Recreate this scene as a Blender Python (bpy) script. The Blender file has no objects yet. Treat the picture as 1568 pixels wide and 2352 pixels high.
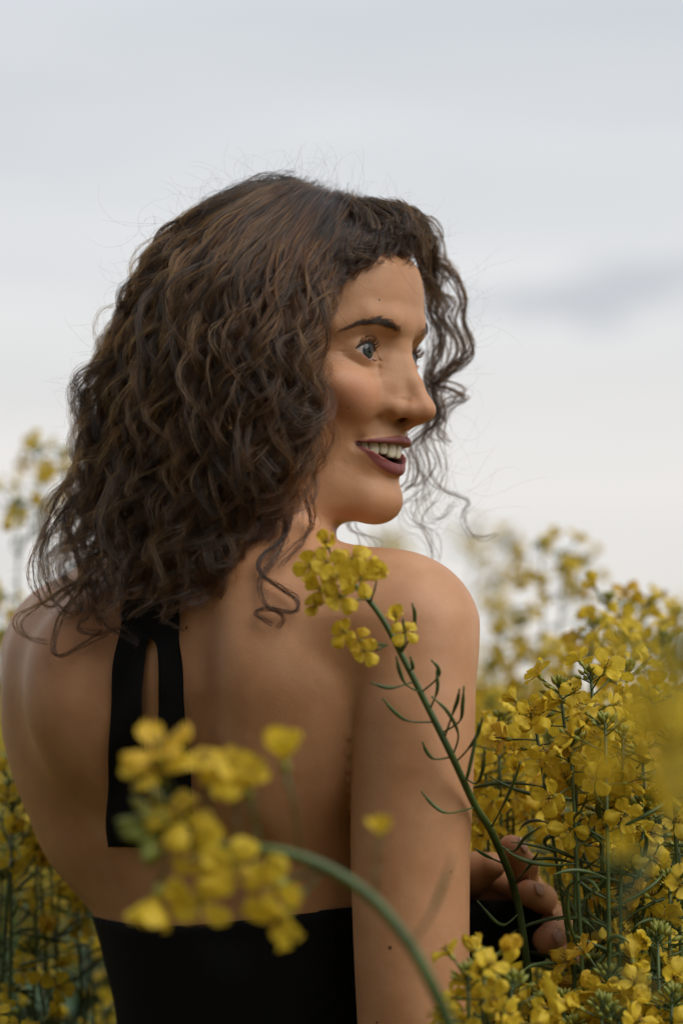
import bpy, bmesh, math, random
import numpy as np
from mathutils import Vector, Matrix, noise as mnoise

# ------------------------------------------------------------------ camera, world, sun, exposure
SC = bpy.context.scene
COL = SC.collection
F_PX = 5814.0                 # focal length in pixels of a 1568 px wide frame
CAM_Z = 1.36
HOR = 1600.0                  # row of the horizon in that frame
cam_d = bpy.data.cameras.new("camera")
cam = bpy.data.objects.new("camera", cam_d); COL.objects.link(cam)
cam.location = (0, 0, CAM_Z); cam.rotation_euler = (math.radians(90), 0, 0)
cam_d.sensor_fit = 'HORIZONTAL'; cam_d.sensor_width = 24.0
cam_d.lens = 24.0 * F_PX / 1568.0
cam_d.shift_y = (HOR - 1176.0) / 1568.0
cam_d.clip_start = 0.05; cam_d.clip_end = 3000.0
cam_d.dof.use_dof = True; cam_d.dof.focus_distance = 1.62; cam_d.dof.aperture_fstop = 3.6
SC.camera = cam
SUN_EL, SUN_AZ = math.radians(46), math.radians(124)      # azimuth measured from +Y towards +X
world = bpy.data.worlds.new("World"); SC.world = world; world.use_nodes = True
def build_world():
    nt = world.node_tree; N = nt.nodes; L = nt.links; N.clear()
    out = N.new('ShaderNodeOutputWorld'); bg = N.new('ShaderNodeBackground')
    sky = N.new('ShaderNodeTexSky'); sky.sky_type = 'NISHITA'; sky.sun_disc = False
    sky.sun_elevation = SUN_EL; sky.sun_rotation = SUN_AZ
    sky.air_density = 1.0; sky.dust_density = 2.0
    tc = N.new('ShaderNodeTexCoord'); mp = N.new('ShaderNodeMapping')
    mp.inputs['Scale'].default_value = (1.0, 1.0, 7.0); mp.inputs['Rotation'].default_value = (0.0, math.radians(6), 0)
    mp.inputs['Location'].default_value = (0.7, 0.3, 0.75)
    L.new(tc.outputs['Generated'], mp.inputs[0])
    nz = N.new('ShaderNodeTexNoise'); nz.inputs['Scale'].default_value = 3.0; nz.inputs['Detail'].default_value = 5; nz.inputs['Roughness'].default_value = .5
    L.new(mp.outputs[0], nz.inputs[0])
    # overcast layer: brighter towards the horizon, soft streaks
    sx = N.new('ShaderNodeSeparateXYZ'); L.new(tc.outputs['Generated'], sx.inputs[0])
    cr = N.new('ShaderNodeValToRGB'); L.new(sx.outputs['Z'], cr.inputs[0])
    e = cr.color_ramp.elements
    e[0].position = 0.0; e[0].color = (7.4, 7.1, 6.75, 1)
    e[1].position = 1.0; e[1].color = (6.6, 6.75, 7.0, 1)
    for p, c in ((0.10, (7.2, 7.0, 6.8, 1)), (0.17, (6.9, 6.95, 7.0, 1)), (0.27, (5.9, 6.15, 6.45, 1))):
        k = e.new(p); k.color = c
    mx = N.new('ShaderNodeMix'); mx.data_type = 'RGBA'; mx.blend_type = 'MULTIPLY'; mx.inputs[0].default_value = 1
    r2 = N.new('ShaderNodeValToRGB'); L.new(nz.outputs[0], r2.inputs[0])
    r2.color_ramp.elements[0].position = .30; r2.color_ramp.elements[0].color = (.87, .885, .90, 1)
    r2.color_ramp.elements[1].position = .66; r2.color_ramp.elements[1].color = (1.04, 1.035, 1.03, 1)
    L.new(cr.outputs[0], mx.inputs[6]); L.new(r2.outputs[0], mx.inputs[7])
    # the one long grey-blue cloud bank low on the right
    def mth(op, a, b=None, c=None):
        m = N.new('ShaderNodeMath'); m.operation = op
        for i, x in enumerate((a, b, c)):
            if x is None: continue
            if isinstance(x, (int, float)): m.inputs[i].default_value = x
            else: L.new(x, m.inputs[i])
        return m.outputs[0]
    dx = mth('DIVIDE', sx.outputs['X'], sx.outputs['Y']); dz = mth('DIVIDE', sx.outputs['Z'], sx.outputs['Y'])
    cx = mth('SUBTRACT', dx, (1500 - 784) / F_PX); cz = mth('SUBTRACT', dz, (1600 - 660) / F_PX)
    wob = N.new('ShaderNodeTexNoise'); wob.inputs['Scale'].default_value = 26.0; wob.inputs['Detail'].default_value = 5
    m2 = N.new('ShaderNodeMapping'); m2.inputs['Scale'].default_value = (1, 1, 2.4); L.new(tc.outputs['Generated'], m2.inputs[0]); L.new(m2.outputs[0], wob.inputs[0])
    w = mth('SUBTRACT', wob.outputs[0], 0.5)
    ex = mth('POWER', mth('ABSOLUTE', mth('DIVIDE', cx, 0.12)), 2.0)
    ez = mth('POWER', mth('ABSOLUTE', mth('DIVIDE', mth('ADD', mth('ADD', cz, mth('MULTIPLY', w, 0.040)), mth('MULTIPLY', cx, -0.10)), 0.015)), 2.0)
    msk = mth('MULTIPLY', mth('MAXIMUM', mth('SUBTRACT', 1.0, mth('ADD', ex, ez)), 0.0), mth('ADD', mth('MULTIPLY', w, 1.2), 0.95))
    fr = N.new('ShaderNodeClamp'); L.new(mth('MULTIPLY', msk, mth('GREATER_THAN', sx.outputs['Y'], 0)), fr.inputs[0])
    cl = N.new('ShaderNodeMix'); cl.data_type = 'RGBA'
    L.new(mth('MULTIPLY', fr.outputs[0], 0.95), cl.inputs[0]); L.new(mx.outputs[2], cl.inputs[6]); cl.inputs[7].default_value = (4.9, 5.1, 5.45, 1)
    m3 = N.new('ShaderNodeMix'); m3.data_type = 'RGBA'; m3.inputs[0].default_value = 0.93
    L.new(sky.outputs[0], m3.inputs[6]); L.new(cl.outputs[2], m3.inputs[7])
    # sky dimmed behind the lens by an added gradient, to darken her back
    bk = N.new('ShaderNodeMapRange'); bk.interpolation_type = 'SMOOTHSTEP'; L.new(sx.outputs['Y'], bk.inputs[0])
    bk.inputs[1].default_value = -.75; bk.inputs[2].default_value = .55; bk.inputs[3].default_value = .24; bk.inputs[4].default_value = 1.0
    m4 = N.new('ShaderNodeVectorMath'); m4.operation = 'SCALE'; L.new(m3.outputs[2], m4.inputs[0]); L.new(bk.outputs[0], m4.inputs['Scale'])
    L.new(m4.outputs[0], bg.inputs[0]); bg.inputs[1].default_value = 0.10
    L.new(bg.outputs[0], out.inputs[0])
build_world()
sun_d = bpy.data.lights.new("sun", 'SUN'); sun = bpy.data.objects.new("sun", sun_d); COL.objects.link(sun)
sun_d.energy = 2.7; sun_d.angle = math.radians(60); sun_d.color = (1.0, .95, .88)
sdir = Vector((math.sin(SUN_AZ) * math.cos(SUN_EL), math.cos(SUN_AZ) * math.cos(SUN_EL), math.sin(SUN_EL)))
sun.rotation_euler = sdir.to_track_quat('Z', 'Y').to_euler()
SC.view_settings.view_transform = 'Standard'; SC.view_settings.look = 'None'
SC.view_settings.exposure = 0.24; SC.view_settings.gamma = 1.0
SC.render.engine = 'CYCLES'
SC.cycles.use_denoising = True
SC.cycles.max_bounces = 6; SC.cycles.transparent_max_bounces = 8
SC.render.hair_type = 'STRIP'

# ------------------------------------------------------------------ helpers
rng = np.random.default_rng(11); random.seed(5)
def P3(u, v, d):
    """world point seen at column u, row v of the 1568 x 2352 frame, d metres away"""
    return np.array([(u - 784.0) * d / F_PX, d, CAM_Z + (HOR - v) * d / F_PX])
def tag(o, label=None, cat=None, group=None, kind=None):
    if label: o['label'] = label
    if cat: o['category'] = cat
    if group: o['group'] = group
    if kind: o['kind'] = kind
    return o
def link(o, parent=None):
    COL.objects.link(o)
    if parent is not None: o.parent = parent
    return o
def mesh_obj(name, verts, faces, mat=None, parent=None, smooth=True):
    me = bpy.data.meshes.new(name)
    me.from_pydata([tuple(map(float, v)) for v in verts], [], [tuple(f) for f in faces])
    me.update()
    if smooth: me.polygons.foreach_set('use_smooth', [True] * len(me.polygons))
    if mat: me.materials.append(mat)
    return link(bpy.data.objects.new(name, me), parent)
def mesh_obj_np(name, V, Q, mat=None, parent=None):
    me = bpy.data.meshes.new(name)
    V = np.asarray(V, np.float32); Q = np.asarray(Q, np.int32)
    me.vertices.add(len(V)); me.vertices.foreach_set('co', V.ravel())
    n = Q.shape[1]; me.loops.add(Q.size); me.loops.foreach_set('vertex_index', Q.ravel())
    me.polygons.add(len(Q)); me.polygons.foreach_set('loop_start', np.arange(0, Q.size, n, dtype=np.int32))
    me.update(calc_edges=True); me.validate()
    me.polygons.foreach_set('use_smooth', np.ones(len(me.polygons), bool))
    if mat: me.materials.append(mat)
    return link(bpy.data.objects.new(name, me), parent)
def node_mat(name):
    m = bpy.data.materials.new(name); m.use_nodes = True
    return m, m.node_tree.nodes, m.node_tree.links, m.node_tree.nodes['Principled BSDF']
def hair_obj(name, strands, rad_root, rad_tip, mat, parent=None, rads=None):
    """strands: list of (n,3) arrays or one (S,n,3) array -> one curves object"""
    hc = bpy.data.hair_curves.new(name)
    sizes = [len(s) for s in strands]
    hc.add_curves(sizes)
    co = np.concatenate([np.asarray(s, np.float32) for s in strands])
    hc.attributes['position'].data.foreach_set('vector', co.ravel())
    if 'radius' not in hc.attributes: hc.attributes.new('radius', 'FLOAT', 'POINT')
    rr = []
    for i, n in enumerate(sizes):
        t = np.linspace(0, 1, n); k = 1.0 if rads is None else rads[i]
        rr.append(k * (rad_root + (rad_tip - rad_root) * t ** 2.0))
    hc.attributes['radius'].data.foreach_set('value', np.concatenate(rr).astype(np.float32))
    hc.materials.append(mat)
    return link(bpy.data.objects.new(name, hc), parent)
def spline(pts, n):
    """Catmull-Rom through pts (k,m) -> (n,m)"""
    p = np.asarray(pts, float); p = np.vstack([2 * p[0] - p[1], p, 2 * p[-1] - p[-2]])
    t = np.linspace(0, len(p) - 3 - 1e-6, n); i = t.astype(int); f = (t - i)[:, None]
    a, b, c, d = p[i], p[i + 1], p[i + 2], p[i + 3]
    return .5 * ((2 * b) + (c - a) * f + (2 * a - 5 * b + 4 * c - d) * f ** 2 + (3 * b - a - 3 * c + d) * f ** 3)
def tube(pts, radii, seg=8, cap=True):
    """swept tube: verts, faces"""
    pts = np.asarray(pts, float); n = len(pts); radii = np.broadcast_to(radii, (n,))
    T = np.gradient(pts, axis=0); T /= np.linalg.norm(T, axis=1)[:, None] + 1e-12
    up = np.array([0, 0, 1.0]) if abs(T[0][2]) < .9 else np.array([1.0, 0, 0])
    A = np.cross(T[0], up); A /= np.linalg.norm(A)
    V = []; F = []
    for i in range(n):
        A = A - T[i] * A.dot(T[i]); A /= np.linalg.norm(A) + 1e-12; B = np.cross(T[i], A)
        for k in range(seg):
            a = 2 * math.pi * k / seg
            V.append(pts[i] + radii[i] * (math.cos(a) * A + math.sin(a) * B))
    for i in range(n - 1):
        for k in range(seg):
            k2 = (k + 1) % seg
            F.append((i * seg + k, i * seg + k2, (i + 1) * seg + k2, (i + 1) * seg + k))
    if cap:
        F.append(tuple(range(seg - 1, -1, -1))); F.append(tuple((n - 1) * seg + k for k in range(seg)))
    return V, F
class MB:
    def __init__(s): s.v = []; s.f = []; s.m = []
    def add(s, V, F, mi=0):
        o = len(s.v); s.v.extend([tuple(map(float, q)) for q in V]); s.f.extend([tuple(i + o for i in f) for f in F]); s.m.extend([mi] * len(F))
    def mesh(s, name, mats):
        me = bpy.data.meshes.new(name); me.from_pydata(s.v, [], s.f)
        me.polygons.foreach_set('material_index', s.m); me.polygons.foreach_set('use_smooth', [True] * len(s.f))
        for m in mats: me.materials.append(m)
        me.update(); return me

# ------------------------------------------------------------------ signed distance toolkit
def smin(a, b, k):
    h = np.clip(.5 + .5 * (b - a) / k, 0, 1)
    return b * (1 - h) + a * h - k * h * (1 - h)
def smax(a, b, k): return -smin(-a, -b, k)
def ell(p, c, r, R=None):
    q = p - np.asarray(c)
    if R is not None: q = q @ R
    r = np.asarray(r, float); k0 = np.sqrt(((q / r) ** 2).sum(1)); k1 = np.sqrt(((q / r ** 2) ** 2).sum(1))
    return k0 * (k0 - 1) / (k1 + 1e-9)
def cap(p, a, b, ra, rb):
    a = np.asarray(a, float); b = np.asarray(b, float); ab = b - a; q = p - a
    t = np.clip(q @ ab / (ab @ ab), 0, 1)
    return np.linalg.norm(q - t[:, None] * ab, axis=1) - (ra + (rb - ra) * t)
def chain(p, pts, rads, k=None):
    d = None
    for i in range(len(pts) - 1):
        e = cap(p, pts[i], pts[i + 1], rads[i], rads[i + 1])
        d = e if d is None else (np.minimum(d, e) if k is None else smin(d, e, k))
    return d
def polygonise(fn, lo, hi, h, band=3.0):
    """sparse surface nets of fn(points)->distance; returns verts, quads"""
    lo = np.asarray(lo, float); hi = np.asarray(hi, float); B = 4
    n = (np.ceil((hi - lo) / (h * B)).astype(int)) * B
    cn = n // B
    ax = [lo[i] + (np.arange(cn[i]) + .5) * h * B for i in range(3)]
    G = np.stack(np.meshgrid(*ax, indexing='ij'), -1).reshape(-1, 3)
    cf = fn(G).reshape(cn)
    near = np.abs(cf) < h * B * 1.6
    f = np.repeat(np.repeat(np.repeat(cf, B, 0), B, 1), B, 2).astype(np.float32)
    m = np.repeat(np.repeat(np.repeat(near, B, 0), B, 1), B, 2)
    idx = np.argwhere(m)
    val = np.concatenate([fn(lo + (ch + .5) * h) for ch in np.array_split(idx, max(1, len(idx) // 400000))])
    f[idx[:, 0], idx[:, 1], idx[:, 2]] = val
    s = f < 0
    # cells
    c8 = [s[a:n[0] - 1 + a, b:n[1] - 1 + b, c:n[2] - 1 + c] for a in (0, 1) for b in (0, 1) for c in (0, 1)]
    cnt = sum(x.astype(np.int8) for x in c8)
    act = (cnt > 0) & (cnt < 8)
    ci = np.argwhere(act); vid = -np.ones(act.shape, np.int64); vid[act] = np.arange(len(ci))
    acc = np.zeros((len(ci), 3)); w = np.zeros(len(ci))
    cor = [(a, b, c) for a in (0, 1) for b in (0, 1) for c in (0, 1)]
    for i in range(8):
        for j in range(i + 1, 8):
            if sum(abs(np.array(cor[i]) - cor[j])) != 1: continue
            a = f[tuple((ci + cor[i]).T)]; b = f[tuple((ci + cor[j]).T)]
            x = (a < 0) != (b < 0); t = np.where(x, a / np.where(x, a - b, 1), 0)
            pt = np.array(cor[i]) + t[:, None] * (np.array(cor[j]) - np.array(cor[i]))
            acc += pt * x[:, None]; w += x
    V = lo + (ci + acc / w[:, None] + .5) * h
    Q = []
    for ax_ in range(3):
        o1, o2 = [(1, 2), (2, 0), (0, 1)][ax_]
        sl0 = [slice(None)] * 3; sl1 = [slice(None)] * 3; sl0[ax_] = slice(0, -1); sl1[ax_] = slice(1, None)
        ch = s[tuple(sl0)] != s[tuple(sl1)]
        e = np.argwhere(ch); e = e[(e[:, o1] > 0) & (e[:, o2] > 0) & (e[:, o1] < n[o1] - 1) & (e[:, o2] < n[o2] - 1)]
        d1 = np.zeros(3, int); d1[o1] = 1; d2 = np.zeros(3, int); d2[o2] = 1
        q = np.stack([vid[tuple((e - d1 - d2).T)], vid[tuple((e - d2).T)], vid[tuple(e.T)], vid[tuple((e - d1).T)]], 1)
        inside = s[tuple(e.T)]
        q = np.where(inside[:, None], q, q[:, ::-1]); Q.append(q)
    Q = np.concatenate(Q); Q = Q[(Q >= 0).all(1)]
    return V, Q
def grad(fn, P, e):
    K = np.array([[1, -1, -1], [-1, -1, 1], [-1, 1, -1], [1, 1, 1]], float)
    g = sum(k * fn(P + k * e)[:, None] for k in K) / (4 * e)
    return g
def project(fn, P, it=2, e=4e-4, mx=2e-3):
    for _ in range(it):
        g = grad(fn, P, e); d = fn(P); n2 = (g * g).sum(1) + 1e-9
        st = np.clip(d / np.sqrt(n2), -mx, mx)
        P = P - g / np.sqrt(n2)[:, None] * st[:, None]
    return P
# ------------------------------------------------------------------ the person: frames of reference
YAW = math.radians(60); HS = 0.975e-3                      # head turned 60 degrees off the lens; metres per head unit
HF = np.array([math.sin(YAW), -math.cos(YAW), 0]); HR = np.array([-math.cos(YAW), -math.sin(YAW), 0]); HU = np.array([0, 0, 1.0])
H0 = P3(936, 806, 1.655)                                   # bridge of the nose
HM = np.stack([HR, HF, HU], 1)                             # world -> head axes
def to_head(p): return ((p - H0) @ HM) / HS
def from_head(q): return np.asarray(q, float) @ HM.T * HS + H0
BF = np.array([.6, .8, 0]); BR = np.array([.8, -.6, 0])    # torso: forward, towards her right
JR = P3(947, 1458, 1.612); JL = np.array([-.186, 1.802, 1.392])
EYE = np.array([30.0, -25.3, -2.6]); ER = 14.0

def interp(z, zs, vs):
    """smooth (Catmull-Rom resampled) table lookup"""
    key = id(vs)
    if key not in _TAB:
        zz = np.linspace(zs[0], zs[-1], 400); raw = np.interp(zz, zs, vs); w = np.hanning(41); w /= w.sum()
        _TAB[key] = (zz, np.convolve(np.pad(raw, 20, mode='edge'), w, 'valid'))
    return np.interp(z, *_TAB[key])
_TAB = {}
# head ------------------------------------------------------------- (units: mm, x = |lateral|, y forward, z up)
LZ = [-125, -113, -104, -95, -86, -78, -62, -50, -38, -22, -5, 10, 24, 40, 55, 70]
YF = [-34, -25, -16, -13, -13, -12, -8, -5, -7, -9, -8, -3, 2.5, 3.0, 1.5, -5]
WW = [34, 43, 48, 52, 56, 58, 62, 65, 68, 70, 70, 69, 68.5, 68, 67, 64]
NN = [2.0, 2.0, 1.9, 1.8, 1.65, 1.55, 1.5, 1.6, 1.75, 1.9, 2.0, 2.1, 2.15, 2.15, 2.1, 2.0]
def lip_curve(up):
    t = np.linspace(0, 1, 11)
    x = 27.5 * t
    y = -5.0 - 17.5 * t ** 2.0
    if up: z = -60.9 - 1.6 * t ** 2 + 0.9 * np.exp(-((t - .22) / .16) ** 2); r = 1.9 * (1 - t ** 2.2) ** .7 + 1.1; y = y + 1.0
    else: z = -62.3 - 17.0 * (1 - t ** 2.1) ** .75; r = 3.0 * (1 - t ** 2.4) ** .7 + 1.1; y = y - 5.0
    return np.stack([x, y, z], 1), r
LIPU, RU = lip_curve(True); LIPL, RL = lip_curve(False)
def mouth_open(q):
    """2D field of the opening between the lips, negative inside"""
    x = q[:, 0] / 26.5
    s = np.clip(1 - np.abs(x) ** 2.1, 0, 1)
    zu = -62.6 + 0 * x; zl = -62.6 - 12.9 * s ** .75
    return np.maximum(np.maximum(q[:, 2] - zu, (zl - q[:, 2])) , (np.abs(q[:, 0]) - 26.5))
def eye_open(q):
    """2D field of the opening between the lids; q already mirrored to x > 0"""
    t = (q[:, 0] - 18.0) / (42.0 - 18.0)
    tc = np.clip(t, 0, 1)
    mid = -8.0 + 5.6 * tc
    up = mid + 9.8 * np.sin(math.pi * tc ** .85) ** .75 * (1 - .12 * tc)
    lo = mid - 3.8 * np.sin(math.pi * tc ** 1.15) ** .8
    return np.maximum(np.maximum(q[:, 2] - up, lo - q[:, 2]), np.maximum(-t, t - 1) * 24)
def pdist(p, pts):
    d = None
    for a, b in zip(pts[:-1], pts[1:]):
        e = cap(p, a, b, 0, 0); d = e if d is None else np.minimum(d, e)
    return d
CREASES = [([(10.5, 5, -34.5), (16.5, -2.0, -35.0), (20, -8.0, -39.5), (19.5, -11, -46)], 2.2, .7),
           ([(22, -11.5, -47), (28, -13.5, -53), (35, -20, -62), (38.5, -26, -74), (38, -30, -82)], 3.2, .8),
           ([(19, -11.5, -12), (27, -9.5, -15), (36, -14, -13), (43, -20, -8.5)], 1.7, .65),
           ([(22, -10, -19), (32, -11, -21), (41, -18, -17)], 2.2, .4),
           ([(44, -22, -1), (54, -34, 2)], 1.0, .45), ([(44.5, -22.5, -4), (55, -35, -5)], 1.0, .5), ([(43.5, -21.5, -7), (53, -32, -12)], 1.0, .45),
           ([(32, -19, -57), (34.5, -22, -66)], 2.4, .8), ([(2.6, 0, -51), (3.4, 0, -57)], 1.2, -.5), ([(6, -8, -86), (12, -10, -85)], 3.0, .5),
           ([(14, 0, 30), (40, -12, 33)], 1.4, .18), ([(10, 2, 38), (38, -10, 41)], 1.4, .15)]
def head_sdf(q0):
    q = q0.copy(); q[:, 0] = np.abs(q[:, 0]); x, y, z = q.T
    cran = ell(q, (0, -98, 34), (72, 86, 72))
    yf = interp(z, LZ, YF); w = interp(z, LZ, WW); n = interp(z, LZ, NN)
    yc = -72.0; xs = np.sqrt(x * x + 49) - 7 * np.exp(-(x / 20) ** 2)
    a = np.clip((y - yc) / (yf - yc), 0, None); b = np.abs(xs) / w
    r = (a ** n + b ** n) ** (1 / n)
    L = np.sqrt((y - yc) ** 2 + xs ** 2) + 1e-6
    face = (r - 1) / np.maximum(r, .3) * L * .88
    back = np.maximum(np.abs(xs) - w, 0)                   # behind yc the section runs straight back to the jaw angle
    jaw_back = -y - 104 + np.clip(-z - 40, 0, 99) * .35
    face = np.where(y < yc, (np.abs(xs) - w) * .95, face)
    face = smax(face, jaw_back, 16)
    low = -z - 110.5 - (y + 20) * 0.00 + np.clip(-y - 60, 0, 60) * .35
    face = smax(face, low, 9); face = smax(face, z - 73, 20)
    d = smin(face, cran, 16)
    near = (y > -75) & (np.abs(z + 20) < 110)
    if not near.any(): return d
    p = q[near]; dn = d[near]; x, y, z = p.T
    # brow ridge, temples, cheekbones, cheeks rounded by the smile
    dn = smin(dn, chain(p, [(0, -4.0, 18), (16, -4.5, 18), (34, -12.5, 19), (49, -27, 13)], [6.5, 6.5, 6.0, 5], 3), 9)
    dn = smin(dn, ell(p, (42, -28, -26), (19, 15, 14)), 12)
    dn = smin(dn, ell(p, (31, -20.5, -33), (15, 12.8, 15)), 10)
    dn = smin(dn, ell(p, (0, -24.5, -101), (21, 14.5, 13)), 13)          # chin
    dn = smin(dn, ell(p, (0, -22.0, -66), (24, 17.0, 17)), 10)              # muzzle
    # eye sockets
    dn = smax(dn, -ell(p, (26, 1, -3.5), (17, 13.5, 11)), 8)
    dn = smax(dn, -ell(p, (13.0, 2.5, -2.5), (7, 7.5, 8)), 7)
    # nose
    ridge = chain(p, [(0, -7, 12), (0, -5.8, 2), (0, -2.2, -10), (0, 4.2, -23), (0, 9.8, -34.5)], [7, 5.8, 6.0, 6.2, 6.6], 3)
    dn = smin(dn, ridge, 9)
    side = chain(p, [(4, -9, 0), (6.5, -7, -18), (8, -3.5, -34)], [5, 7, 8], 3)
    dn = smin(dn, side, 9)
    dn = smin(dn, chain(p, [(10, -11, -10), (14, -10.5, -24), (17, -10.5, -36)], [5.0, 6.0, 5.5], 3), 10)
    dn = smin(dn, ell(p, (0, 12.9, -40.6), (5.9, 7.4, 6.0)), 6)
    dn = smin(dn, ell(p, (3.2, 10.5, -41.0), (4.4, 6.2, 5.3)), 6)
    ala = chain(p, [(9.0, 6.5, -41.5), (13.4, -1.0, -41.0), (14.8, -8.5, -42.5)], [4.1, 4.7, 4.2], 2)
    dn = smin(dn, ala, 7.0)
    dn = smin(dn, chain(p, [(0, 8, -46.5), (0, 1.0, -49), (0, -5, -52)], [3.4, 3.2, 3.0], 2), 4)   # columella
    dn = smax(dn, -chain(p, [(6.8, 9.0, -49.5), (7.6, 1.0, -48.0), (7.5, -2, -42.0)], [2.3, 3.3, 3.0], 2), 1.6)  # nostrils
    #   # crease behind the wing
    # smile fold, corner of the mouth, philtrum, fold over the chin
    dn = smax(dn, -chain(p, [(19, -4.5, -48), (27.5, -10.5, -56), (35.5, -20.5, -66), (37, -27.5, -76)], [1.2, 1.5, 1.5, .5], 2), 8)
    dn = smax(dn, -ell(p, (30.5, -19.5, -62.5), (4.0, 5.0, 4.5)), 5)
    dn = smax(dn, -cap(p, (0, -1.2, -52), (0, -1.6, -57), 1.2, 1.2), 2.5)
    dn = smax(dn, -ell(p, (0, -2.5, -88.5), (12, 3.6, 4)), 9)
    for pts_, w_, h_ in CREASES:
        dn = dn + h_ * np.exp(-(pdist(p, pts_) / w_) ** 2)
    # lips
    dn = smin(dn, chain(p, LIPU, RU, 2), 1.8)
    dn = smin(dn, chain(p, LIPL, RL, 2), 1.8)
    op = mouth_open(p)
    dn = smax(dn, -smax(op, -(y + 34), 1.0), 1.0)
    # lids
    lid = np.linalg.norm(p - EYE, axis=1) - (ER + 1.35)
    lid = smax(lid, np.abs(z + 2.0) - 13.0, 4)
    dn = smin(dn, lid, 2.6)
    upl = np.abs(np.linalg.norm(p - EYE, axis=1) - (ER + 1.3)) - .75
    t = np.clip((x - 18) / 24, 0, 1); mid = -8.0 + 5.6 * t
    crease = mid + 12.6 * np.sin(math.pi * t ** .85) ** .8
    cr = np.sqrt((z - crease) ** 2 + np.clip(np.linalg.norm(p - EYE, axis=1) - (ER + 2.2), 0, None) ** 2) - .55
    cr = np.where((x > 17) & (x < 40) & (y > EYE[1]), cr, 5)
    dn = smax(dn, -cr, 1.2)
    eo = eye_open(p)
    pit = np.maximum(eo, -(np.linalg.norm(p - EYE, axis=1) - (ER - .9)))
    pit = np.maximum(pit, -(y + 12.0 + np.clip(x - 19, 0, 26) * .66))
    dn = smax(dn, -pit, .8)
    d[near] = dn
    return d
# torso and limbs ---------------------------------------------------- (units: m)
TZ = [.60, .75, .88, .98, 1.06, 1.13, 1.21, 1.27, 1.33, 1.38, 1.42, 1.46]
TX = [-.045, -.045, -.045, -.045, -.045, -.044, -.054, -.069, -.078, -.078, -.073, -.074]
TY = [1.745, 1.745, 1.745, 1.740, 1.735, 1.735, 1.731, 1.736, 1.733, 1.719, 1.707, 1.700]
TA = [.14, .165, .17, .15, .122, .112, .120, .133, .141, .139, .086, .045]
TB = [.09, .115, .115, .10, .085, .080, .088, .100, .100, .090, .072, .055]
def torso_sdf(p):
    z = p[:, 2]
    cx = interp(z, TZ, TX); cy = interp(z, TZ, TY); a = interp(z, TZ, TA); b = interp(z, TZ, TB)
    dx = p[:, 0] - cx; dy = p[:, 1] - cy
    s = dx * BR[0] + dy * BR[1]; t = dx * BF[0] + dy * BF[1]
    n = 2.35
    k = ((np.abs(s) / a) ** n + (np.abs(t) / b) ** n + 1e-9) ** (1 / n)
    L = np.sqrt(s * s + t * t)
    d = (k - 1) / np.maximum(k, .25) * L * .85
    return np.maximum(d, np.maximum(z - 1.47, .6 - z))
HAND = {
 'index':  [P3(1112, 2010, 1.742), P3(1206, 2050, 1.728), P3(1202, 1990, 1.695), P3(1174, 1948, 1.680)],
 'middle': [P3(1122, 2060, 1.744), P3(1212, 2040, 1.732), P3(1246, 2066, 1.704), P3(1212, 2052, 1.680)],
 'ring':   [P3(1132, 2110, 1.744), P3(1244, 2082, 1.730), P3(1287, 2134, 1.704), P3(1254, 2160, 1.678)],
 'little': [P3(1142, 2170, 1.744), P3(1284, 2160, 1.738), P3(1314, 2192, 1.712), P3(1290, 2204, 1.692)],
}
HRAD = {'index': (.0105, .0098, .0094, .0086), 'middle': (.0105, .0100, .0096, .0088), 'ring': (.0105, .0102, .0099, .0092), 'little': (.0095, .0086, .0080, .0074)}
WR = P3(960, 2080, 1.775); EL = np.array([-.11, 1.93, 1.17])
ARM_R = spline([JR, P3(949, 1600, 1.598), P3(947, 1760, 1.594), P3(942, 2000, 1.594), P3(950, 2350, 1.595), P3(965, 2640, 1.605)], 19)
ARM_RR = np.interp(np.linspace(0, 1, 19), [0, .2, .4, .6, .8, 1], [.0385, .0392, .0388, .0375, .0355, .0335])
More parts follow.
